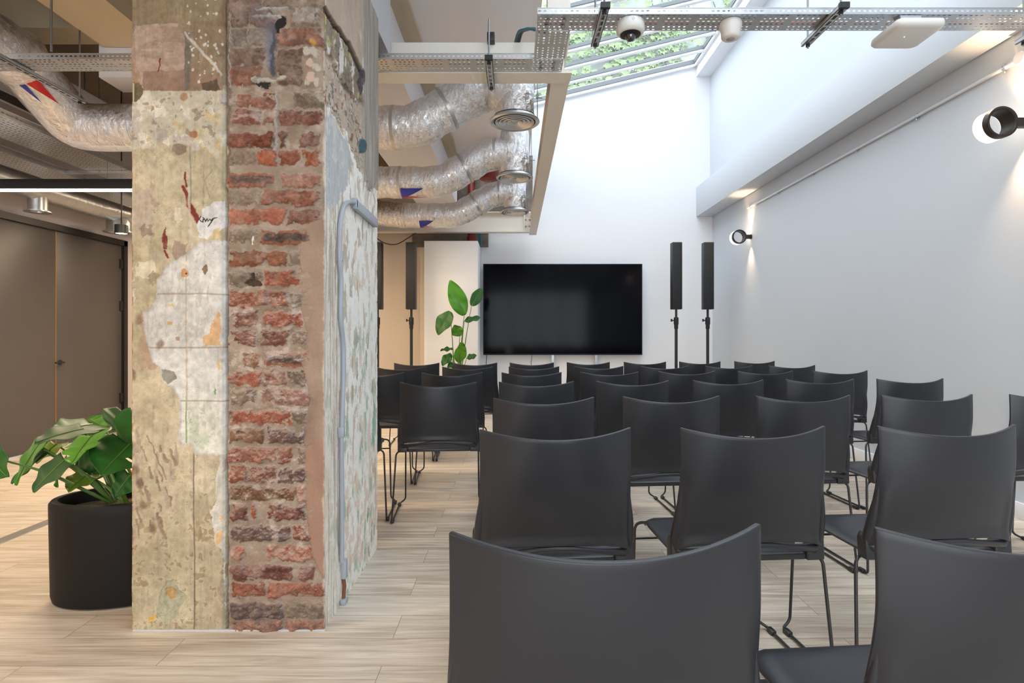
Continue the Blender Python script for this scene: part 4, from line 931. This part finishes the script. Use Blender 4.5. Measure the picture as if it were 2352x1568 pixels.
    # groove and left strip
    g = ss(524+4*0, 521, px+jx*.35)*ss(425, 440, py); c = mixc(c, (124, 110, 92), g); c = mixc(c, (96, 84, 70), g*ss(.45, .6, n6)*.6); hgt = hgt*(1-g)+(-.026+(n2-.5)*.004)*g
    g2 = ss(514, 510, px+jx*.3)*ss(425, 440, py); c = mixc(c, (188, 176, 158), g2*.7); hgt += g2*.012
    g = ss(530, 520, px+jx)*ss(425, 400, py); c = mixc(c, (110, 96, 84), g*.8); hgt -= g*.008
    g = ss(518, 514, px+jx)*ss(425, 400, py); c = mixc(c, (198, 184, 156), g*.8)
    c = c+(np.random.RandomState(5).rand(*S)-.5)[..., None]*12
    edge = ss(738, 748, px); hgt -= edge*.006*ss(300, 200, py); c = mixc(c, (200, 190, 176), ss(740, 746, px+jx*.5)*ss(280, 330, py)*.85)
    hgt = np.clip(hgt, -.053, .02)
    hgt[:, 0] = -.055; hgt[:, -1] = -.004; hgt[-1, :] = -.02
    pos = np.stack([X, np.full(S, PY0), Z], -1); relief('brick_face', pos, hgt, (0, -1, 0), c, pil)
bricks()
# --- side face (right)
def side():
    L_ = PY1-PY0+.004; nh, nw = int(ZT/.0025)+120, int(L_/.0035); ZS = ZT+.30
    Y = np.linspace(PY0+.004, PY1, nw)[None, :].repeat(nh, 0); Z = np.linspace(0, ZS, nh)[:, None].repeat(nw, 1)
    px = CX+PX1*F/Y; py = CY-(Z-H)*F/Y; S = (nh, nw); size = (ZS, L_)
    n1 = fbm(S, size, .10, 61); n2 = fbm(S, size, .03, 62); n3 = fbm(S, size, .012, 63, 3); nv = fbm(S, size, .05, 64, 5, (2.6, .8)); nv2 = fbm(S, size, .05, 65, 5, (1.5, .9)); n6 = fbm(S, size, .045, 66, 5)
    gr = fbm(S, size, .10, 67, 5, (1.6, .8)); jx = (n2-.5)*10; jy = (n1-.5)*60+(n2-.5)*26
    qx, qy = px+jx, py+jy
    c = np.zeros(S+(3,))+np.array([246, 243, 236]); c = c+(n1-.5)[..., None]*12+(nv-.5)[..., None]*14
    hgt = (n2-.5)*.003
    pk = ss(.60, .625, nv2); c = mixc(c, (222, 204, 184), pk*.75); hgt -= pk*.0015
    pk2 = ss(.64, .66, nv); c = mixc(c, (176, 156, 132), pk2*.6); hgt -= pk2*.001
    crack = ss(.012, .0, np.abs(nv2-.57))*ss(300, 450, py); c = mixc(c, (150, 134, 118), crack*.5)
    green = ss(.48, .58, gr)*ss(820, 1000, py)+.5*ss(.56, .62, gr)*ss(500, 800, py); green = np.clip(green, 0, 1)
    c = mixc(c, (160, 186, 166), green*pk*.95); c = mixc(c, (186, 206, 190), green*.40*ss(.45, .6, nv2)); c = mixc(c, (120, 160, 140), green*pk2*.7)
    sp_ = ss(.52, .58, n6)*ss(980, 1150, py); c = mixc(c, (218, 196, 180), sp_*.6)
    # fluted strip by the corner
    fl_ = ss(784, 777, px); c = mixc(c, (228, 222, 210), fl_*.6); st_ = ss(.5, .62, fbm(S, size, .012, 68, 3, (30, .8)))*fl_; c = mixc(c, (160, 148, 132), st_*.6); hgt -= st_*.003
    # grey-white area
    gm = inpoly(qx, qy, [(748, 265), (762, 268), (800, 330), (812, 370), (800, 395), (795, 430), (775, 460), (748, 470)]).astype(float)
    c = mixc(c, (182, 186, 190), gm*.85); c = mixc(c, (208, 206, 198), gm*ss(.55, .62, n6)*.8)
    # aggregate zone
    ag = inpoly(qx, qy, [(740, -80), (870, -80), (870, 440), (845, 430), (836, 400), (820, 385), (812, 340), (790, 305), (770, 272), (745, 240)]).astype(float)
    acol = np.array([186, 170, 152])+(n1-.5)[..., None]*40
    rg = np.random.RandomState(9)
    peb = fbm(S, size, .022, 70, 2); pc = hashnoise(S, (size[0]/.02, size[1]/.02), 71)
    pm = ss(.58, .66, peb)
    pcol = np.where((pc < .33)[..., None], np.array([132, 84, 66.]), np.where((pc < .66)[..., None], np.array([206, 196, 186.]), np.array([112, 104, 98.])))
    acol = acol*(1-pm[..., None]*.75)+pcol*pm[..., None]*.75
    c = c*(1-ag[..., None])+acol*ag[..., None]; hgt = hgt-(.012+ (n2-.5)*.012-pm*.004)*ag
    # brown stained render band between the two diagonal lines
    br = inpoly(qx, qy, [(740, 15), (752, 30), (800, 95), (835, 160), (842, 230), (820, 235), (790, 180), (765, 140), (740, 110)]).astype(float)
    bcol = np.array([142, 128, 112])+(nv-.5)[..., None]*50+(n1-.5)[..., None]*30
    c = c*(1-br[..., None])+bcol*br[..., None]; hgt += br*.012
    c = mixc(c, (188, 178, 120), br*ss(.60, .64, n6)*.8); c = mixc(c, (226, 220, 214), br*ss(.63, .66, nv)*.9)
    # upper pink-beige render
    up = inpoly(px+jx*.5, py+jy*.3, [(738, -90), (832, -90), (834, 165), (822, 150), (800, 95), (765, 45), (748, 20), (738, 10)]).astype(float)
    ucol = np.array([190, 172, 154])+(nv2-.5)[..., None]*30; c = c*(1-up[..., None])+ucol*up[..., None]; hgt = hgt*(1-up)+(.004+(n1-.5)*.003)*up
    c = mixc(c, (228, 222, 216), up*ss(.62, .65, nv)*ss(60, 90, py))
    # dark crack along the diagonal
    d = np.minimum.reduce([segd(px, py+jy*.25, 744, 18, 768, 58), segd(px, py+jy*.25, 768, 58, 800, 100), segd(px, py+jy*.25, 800, 100, 824, 150), segd(px, py+jy*.25, 824, 150, 834, 175)])
    m = ss(6, 2.5, d+(n2-.5)*4); c = mixc(c, (66, 54, 46), m*.95); hgt -= m*.018
    # far grey concrete strip
    gs = ss(831, 835, px+jx*.3)*ss(440, 400, py+(nv-.5)*160); gcol = np.array([164, 156, 146])+(fbm(S, size, .02, 72, 4, (14, .8))-.5)[..., None]*70
    c = c*(1-gs[..., None])+gcol*gs[..., None]; hgt = hgt*(1-gs)+(.006+(nv-.5)*.004)*gs
    m = ss(1.1, .8, np.hypot((qx-828)/8, (qy-185)/30)); c = mixc(c, (70, 58, 62), m*.8)
    m = ss(1.1, .8, np.hypot((px-832)/5, (py-335)/17)); c = mixc(c, (52, 84, 96), m*.9); hgt += m*.008
    c = c+(rg.rand(*S)-.5)[..., None]*10+(n3-.5)[..., None]*12
    hgt[:, -1] = -.02; hgt[:, 0] = 0
    pos = np.stack([np.full(S, PX1), Y, Z], -1); relief('side_face', pos[:, ::-1], hgt[:, ::-1], (1, 0, 0), c[:, ::-1], pil)
side()
MB().box(PX0+.01, PX1+.002, PY0-.006, PY0+.004, 0, .004).build('foot_seal', mat('pale_sealant', rgb(196, 204, 214), .6), pil)

# conduit on the pillar's side
def ps(px, py, out=.012): 
    Y = -PX1*F/(CX-px); return Vector((PX1+out, Y, H-(py-CY)*Y/F))
r = empty('cable_conduit', (0, 0, 0), label='grey cable conduit hooked down the right side of the brick pillar', cat='conduit')
MB().tube(fillet([ps(779, 1290), ps(779, 1180), ps(778, 1000), ps(783, 870), ps(783, 790), ps(776, 735), ps(776, 690), ps(778, 640), ps(773, 600), ps(774, 520), ps(781, 475), ps(792, 464), ps(808, 464)], .04, 5), .0095, 12).build('cable', CONDUIT, r, smooth=True)
a, b_ = ps(808, 468), ps(857, 512)
MB().prism([a+Vector((-.01, 0, -.022)), a+Vector((.012, 0, -.022)), a+Vector((.012, 0, .022)), a+Vector((-.01, 0, .022))], b_-a).build('flat_cover', CONDUIT, r, bevel=.003)
for (px, py) in ((809, 466), (857, 512), (775, 588), (778, 992)):
    q = ps(px, py, .006); MB().box(q.x-.008, q.x+.018, q.y-.010, q.y+.010, q.z-.022, q.z+.022).build('clip', CONDUIT, r, bevel=.003)
q = ps(785, 1300, .008); MB().box(q.x-.01, q.x+.014, q.y-.016, q.y+.016, q.z-.05, q.z+.03).build('end_box', CONDUIT, r, bevel=.003)
q = ps(785, 1392, .008); MB().box(q.x-.01, q.x+.014, q.y-.02, q.y+.02, .0, .022).build('floor_socket', CONDUIT, r, bevel=.003)
MB().tube([ps(785, 1318, .006), ps(786, 1345, .01), ps(785, 1385, .006)], .008, 8).build('rusty_pipe', mat('rust', rgb(132, 84, 62), .8, bump=.5, bscale=90), r, smooth=True)

# ---------------------------------------------------------------- plants
def leaf_mat(name, c1, c2, rough=.3):
    m = bpy.data.materials.new(name); m.use_nodes = True; nt = m.node_tree; n = nt.nodes; b = n['Principled BSDF']
    tc = n.new('ShaderNodeTexCoord'); t = n.new('ShaderNodeTexNoise'); t.inputs['Scale'].default_value = 9
    nt.links.new(tc.outputs['Object'], t.inputs[0]); mx = n.new('ShaderNodeMix'); mx.data_type = 'RGBA'
    mx.inputs[6].default_value = c1; mx.inputs[7].default_value = c2; nt.links.new(t.outputs['Fac'], mx.inputs[0]); nt.links.new(mx.outputs[2], b.inputs['Base Color'])
    b.inputs['Roughness'].default_value = rough; b.inputs['Specular IOR Level'].default_value = .3; b.inputs['Transmission Weight'].default_value = 0; b.inputs['Subsurface Weight'].default_value = 0
    return m
LG1 = leaf_mat('deep_green_leaf', rgb(30, 74, 30), rgb(48, 104, 38), .4); LG2 = leaf_mat('bright_green_leaf', rgb(62, 124, 26), rgb(96, 156, 38), .36); LG3 = leaf_mat('grey_green_leaf', rgb(52, 84, 48), rgb(76, 104, 66), .5)
LGY = leaf_mat('yellow_green_leaf', rgb(120, 140, 40), rgb(92, 124, 36)); STEMG = mat('green_stem', rgb(84, 118, 50), .4); LGL = leaf_mat('light_leaf', rgb(62, 128, 34), rgb(84, 150, 40))
def leaf(root, base, tip, width, nrm, m, name='leaf', shape='heart', droop=.12, ripple=.012, fold=.18, notch=(), n=18, w2=10, stem=None):
    base, tip = Vector(base), Vector(tip); ax = tip-base; L_ = ax.length; ax.normalize()
    nrm = Vector(nrm); nrm = (nrm-ax*nrm.dot(ax)).normalized(); sd = ax.cross(nrm)
    def wd(t):
        if shape == 'heart': return width*(math.sin(math.pi*min(1, t*.86+.14)**.80)**.72)*(1-.25*t)
        return width*(math.sin(math.pi*(t*.97+.02)**.85)**.75)
    vs = []; fs = []; idx = {}
    for i in range(n+1):
        t = i/n
        for j in range(-w2, w2+1):
            s = j/w2; hw = wd(t); back = (-.16*L_*(abs(s)**1.3)*(1-t)**3 if shape == 'heart' else 0)
            for (nt_, ns, dep, hw_) in notch:
                if abs(t-nt_) < hw_ and s*ns > 0: hw *= 1-dep*math.cos((t-nt_)/hw_*math.pi/2)
            p = base+ax*(t*L_+back)+sd*(s*hw)
            z = -droop*L_*t*t + droop*.3*L_*t + fold*abs(s)*hw*(1-.5*abs(s)) + ripple*math.sin(t*13+s*2.5)*abs(s)
            vs.append(p+nrm*z)
    W_ = 2*w2+1
    for i in range(n):
        for j in range(W_-1): fs.append((i*W_+j, i*W_+j+1, (i+1)*W_+j+1, (i+1)*W_+j))
    o = MB().add(vs, fs).build(name, m, root, smooth=True)
    o.modifiers.new('thickness', 'SOLIDIFY').thickness = .0012
    mr = MB().tube([vs[i*W_+w2]+nrm*.0012 for i in range(0, n, 1)], [.0035*(1-i/n)+.0008 for i in range(n)], 6)
    mr.build('midrib', STEMG, o, smooth=True)
    if stem is not None:
        p0 = Vector(stem); p1 = base-ax*.0+Vector((0, 0, 0)); mid = p0.lerp(p1, .6)+Vector((0, 0, .06*(p1-p0).length))
        MB().tube(fillet([p0, mid, p1], .25, 10), [.0075-.0035*k/12 for k in range(13)], 8).build('stem', STEMG, root, smooth=True)
    return o
# tall plant by the screen
YP = 7.75
pr = empty('tall_plant', ((1050-CX)*YP/F, YP, 0), label='tall green paddle-leaf plant left of the television', cat='plant')
def L(px, py, dy=0): v = P(px, py, YP+dy); return v-Vector(pr.location)
MB().lathe([(.0, 0), (.15, 0), (.18, .34), (.17, .35), (.16, .33), (0, .32)], seg=36).build('pot', POTM, pr, smooth=True)
s0 = (0, 0, .33)
leaf(pr, L(1066, 724), L(1034, 643, -.05), .122, (0.1, -1, .05), LGL, shape='o', droop=.05, stem=s0)
leaf(pr, L(1083, 702), L(1108, 660, .12), .078, (.5, -.9, .3), LG1, shape='o', droop=.2, stem=(.01, .02, .33))
leaf(pr, L(1034, 715, -.1), L(1004, 765, -.25), .118, (-.2, -1, .55), LG1, shape='o', droop=.15, stem=(-.02, 0, .33))
leaf(pr, L(1066, 738), L(1106, 726, .1), .06, (.2, -.6, .8), LG1, shape='o', droop=.1, stem=(.015, 0, .33))
leaf(pr, L(1056, 772, -.05), L(1044, 746, -.1), .085, (-.2, -1, .1), LGL, shape='o', droop=.05, stem=(0, -.02, .33))
leaf(pr, L(1052, 832), L(1064, 788, -.08), .085, (.3, -1, .1), LG2, shape='o', stem=s0)
leaf(pr, L(1040, 800), L(1012, 803, -.1), .04, (0, -.7, .7), LG1, shape='o', stem=s0)
leaf(pr, L(1036, 812), L(1015, 838, -.1), .07, (-.2, -1, .4), LG1, shape='o', stem=s0)
leaf(pr, L(1072, 822), L(1095, 815, 0), .045, (.1, -.9, .6), LG1, shape='o', stem=s0)
leaf(pr, L(1046, 835), L(1028, 842, -.1), .05, (-.1, -1, .3), LG1, shape='o', stem=s0)
leaf(pr, L(1062, 815), L(1058, 788, -.12), .06, (-.1, -1, .1), LG2, shape='o', stem=s0)
# foreground planter with a split-leaf plant
PC = Vector((-1.770, 2.545, 0))
pot = empty('planter', PC, math.radians(6), label='matt black oval planter on the floor left of the pillar', cat='plant pot')
def oval(a, b, z, n=56, e=2.1):
    return [(a*math.copysign(abs(math.cos(t))**(2/e), math.cos(t)), b*math.copysign(abs(math.sin(t))**(2/e), math.sin(t)), z) for t in [2*math.pi*k_/n for k_ in range(n)]]
A_, B_ = .264, .185
rings = [oval(A_-.03, B_-.03, 0), oval(A_-.012, B_-.012, .008), oval(A_-.006, B_-.006, .03), oval(A_, B_, .40), oval(A_, B_, .425), oval(A_-.008, B_-.008, .436), oval(A_-.032, B_-.032, .437), oval(A_-.04, B_-.04, .425), oval(A_-.045, B_-.045, .33)]
nn = 56
m = MB().add([p for q in rings for p in q], [(i*nn+k_, i*nn+(k_+1) % nn, (i+1)*nn+(k_+1) % nn, (i+1)*nn+k_) for i in range(len(rings)-1) for k_ in range(nn)]+[tuple(range(nn))])
m.build('vessel', POTM, pot, smooth=True)
MB().add(oval(A_-.044, B_-.044, .385)+[(0, 0, .40)], [(k_, (k_+1) % nn, nn) for k_ in range(nn)]).build('soil', SOIL, pot, smooth=True)
mp_ = empty('leafy_plant', PC+Vector((0.05, 0, .39)), label='green split-leaf plant growing in the black planter', cat='plant')
def M(px, py, Y): return P(px, py, Y)-Vector(mp_.location)
S0 = [(.0, 0, -.01), (.06, .02, -.01), (-.08, .03, -.01), (.1, -.03, -.01), (.02, -.05, -.01)]
LV = [ # base px,py,Y ; tip ; width ; normal ; material ; notches ; stem
 ((212, 975, 2.75), (128, 985, 2.55), .115, (.1, -.75, .65), LG1, (), 2),
 ((190, 985, 2.6), (80, 1010, 2.40), .085, (.1, -.45, .9), LG3, (), 2),
 ((212, 1000, 2.45), (160, 1060, 2.30), .105, (-.2, -.85, .5), LG2, ((.4, 1, .4, .05), (.62, 1, .45, .05), (.45, -1, .4, .05), (.7, -1, .45, .05)), 4),
 ((298, 1020, 2.50), (232, 1085, 2.32), .135, (.25, -1, .25), LG1, ((.45, -1, .75, .10),), 3),
 ((88, 1022, 2.50), (28, 1112, 2.42), .085, (-.55, -.8, .25), LGL, (), 2),
 ((150, 1055, 2.45), (72, 1126, 2.33), .072, (-.1, -.7, .7), LG3, (), 2),
 ((-20, 1050, 2.35), (12, 1095, 2.30), .07, (-.3, -.9, .3), LG1, (), 2),
 ((300, 960, 2.75), (258, 985, 2.65), .13, (.2, -.9, .4), LG3, (), 1),
 ((330, 980, 2.55), (280, 1050, 2.6), .14, (.1, -1, .2), LG1, (), 1),
 ((200, 1090, 2.55), (155, 1125, 2.45), .07, (0, -.9, .4), LGY, (), 0),
 ((230, 1045, 2.65), (170, 1080, 2.6), .075, (0, -.9, .4), LG1, (), 0),
 ((250, 1040, 2.75), (215, 1100, 2.7), .10, (0, -1, .2), LG1, (), 1),
 ((130, 1020, 2.7), (80, 1060, 2.6), .07, (-.2, -.9, .3), LGY, (), 2),
 ((140, 1060, 2.6), (125, 1118, 2.52), .045, (-.4, -.9, .1), LGL, (), 2),
 ((300, 1090, 2.5), (262, 1140, 2.45), .07, (0, -1, .2), LG1, (), 3),
 ((100, 1035, 2.55), (20, 1108, 2.5), .05, (-.6, -.8, .2), LG1, (), 2),
 ((240, 985, 2.8), (200, 960, 2.8), .07, (0, -.8, .5), LG2, (), 1),
]
for (a, b_, wd_, nm_, m_, nt_, si) in LV:
    leaf(mp_, M(*a), M(*b_), wd_, nm_, m_, shape='heart', droop=.10, ripple=.006, fold=.12, notch=nt_, stem=S0[si], n=22)

# ivy on the garden wall (uncountable leaves)
rg = random.Random(4); iv = MB()
def ivy_leaf(c, s, tilt, rot):
    pts = [(0, -1), (.35, -.75), (.95, -.35), (.55, -.05), (.75, .55), (.3, .4), (0, 1.0), (-.3, .4), (-.75, .55), (-.55, -.05), (-.95, -.35), (-.35, -.75)]
    vs = [c]
    for (x, z) in pts:
        x2 = x*math.cos(rot)-z*math.sin(rot); z2 = x*math.sin(rot)+z*math.cos(rot)
        vs.append(c+Vector((x2*s, -abs(x)*s*.25+tilt*z2*s-.02, z2*s)))
    iv.add(vs, [(0, k_, k_ % 12+1) for k_ in range(1, 13)])
cl = [(rg.uniform(.6, 5.4), rg.uniform(6.2, 9.2), rg.uniform(.22, .5)) for _ in range(40)]+[(rg.uniform(.2, 3.2), rg.uniform(6.0, 7.8), rg.uniform(.25, .5)) for _ in range(22)]
for (x, z, s_) in cl:
    for _ in range(int(58*s_)):
        a = rg.gauss(0, s_*.9); b_ = rg.gauss(0, s_*.5)
        ivy_leaf(Vector((x+a, 12.40-rg.uniform(0, .12), z+b_)), rg.uniform(.07, .13), rg.uniform(.2, .7), math.pi+rg.uniform(-.5, .5))
tag(iv.build('ivy', leaf_mat('ivy_leaf', rgb(112, 134, 96), rgb(146, 164, 120), .5)), 'green ivy climbing the white garden wall beyond the skylight', 'ivy', kind='stuff')
tw = MB()
for _ in range(16):
    x, z = rg.uniform(1, 6), 6; pts = []
    for k_ in range(14): pts.append((x, 12.575, z)); x += rg.uniform(-.25, .3); z += .42
    tw.tube(pts, .008, 5)
tag(tw.build('ivy_stems', mat('ivy_wood', rgb(110, 96, 84), .8)), 'bare brown ivy stems on the white garden wall', 'ivy', kind='stuff')
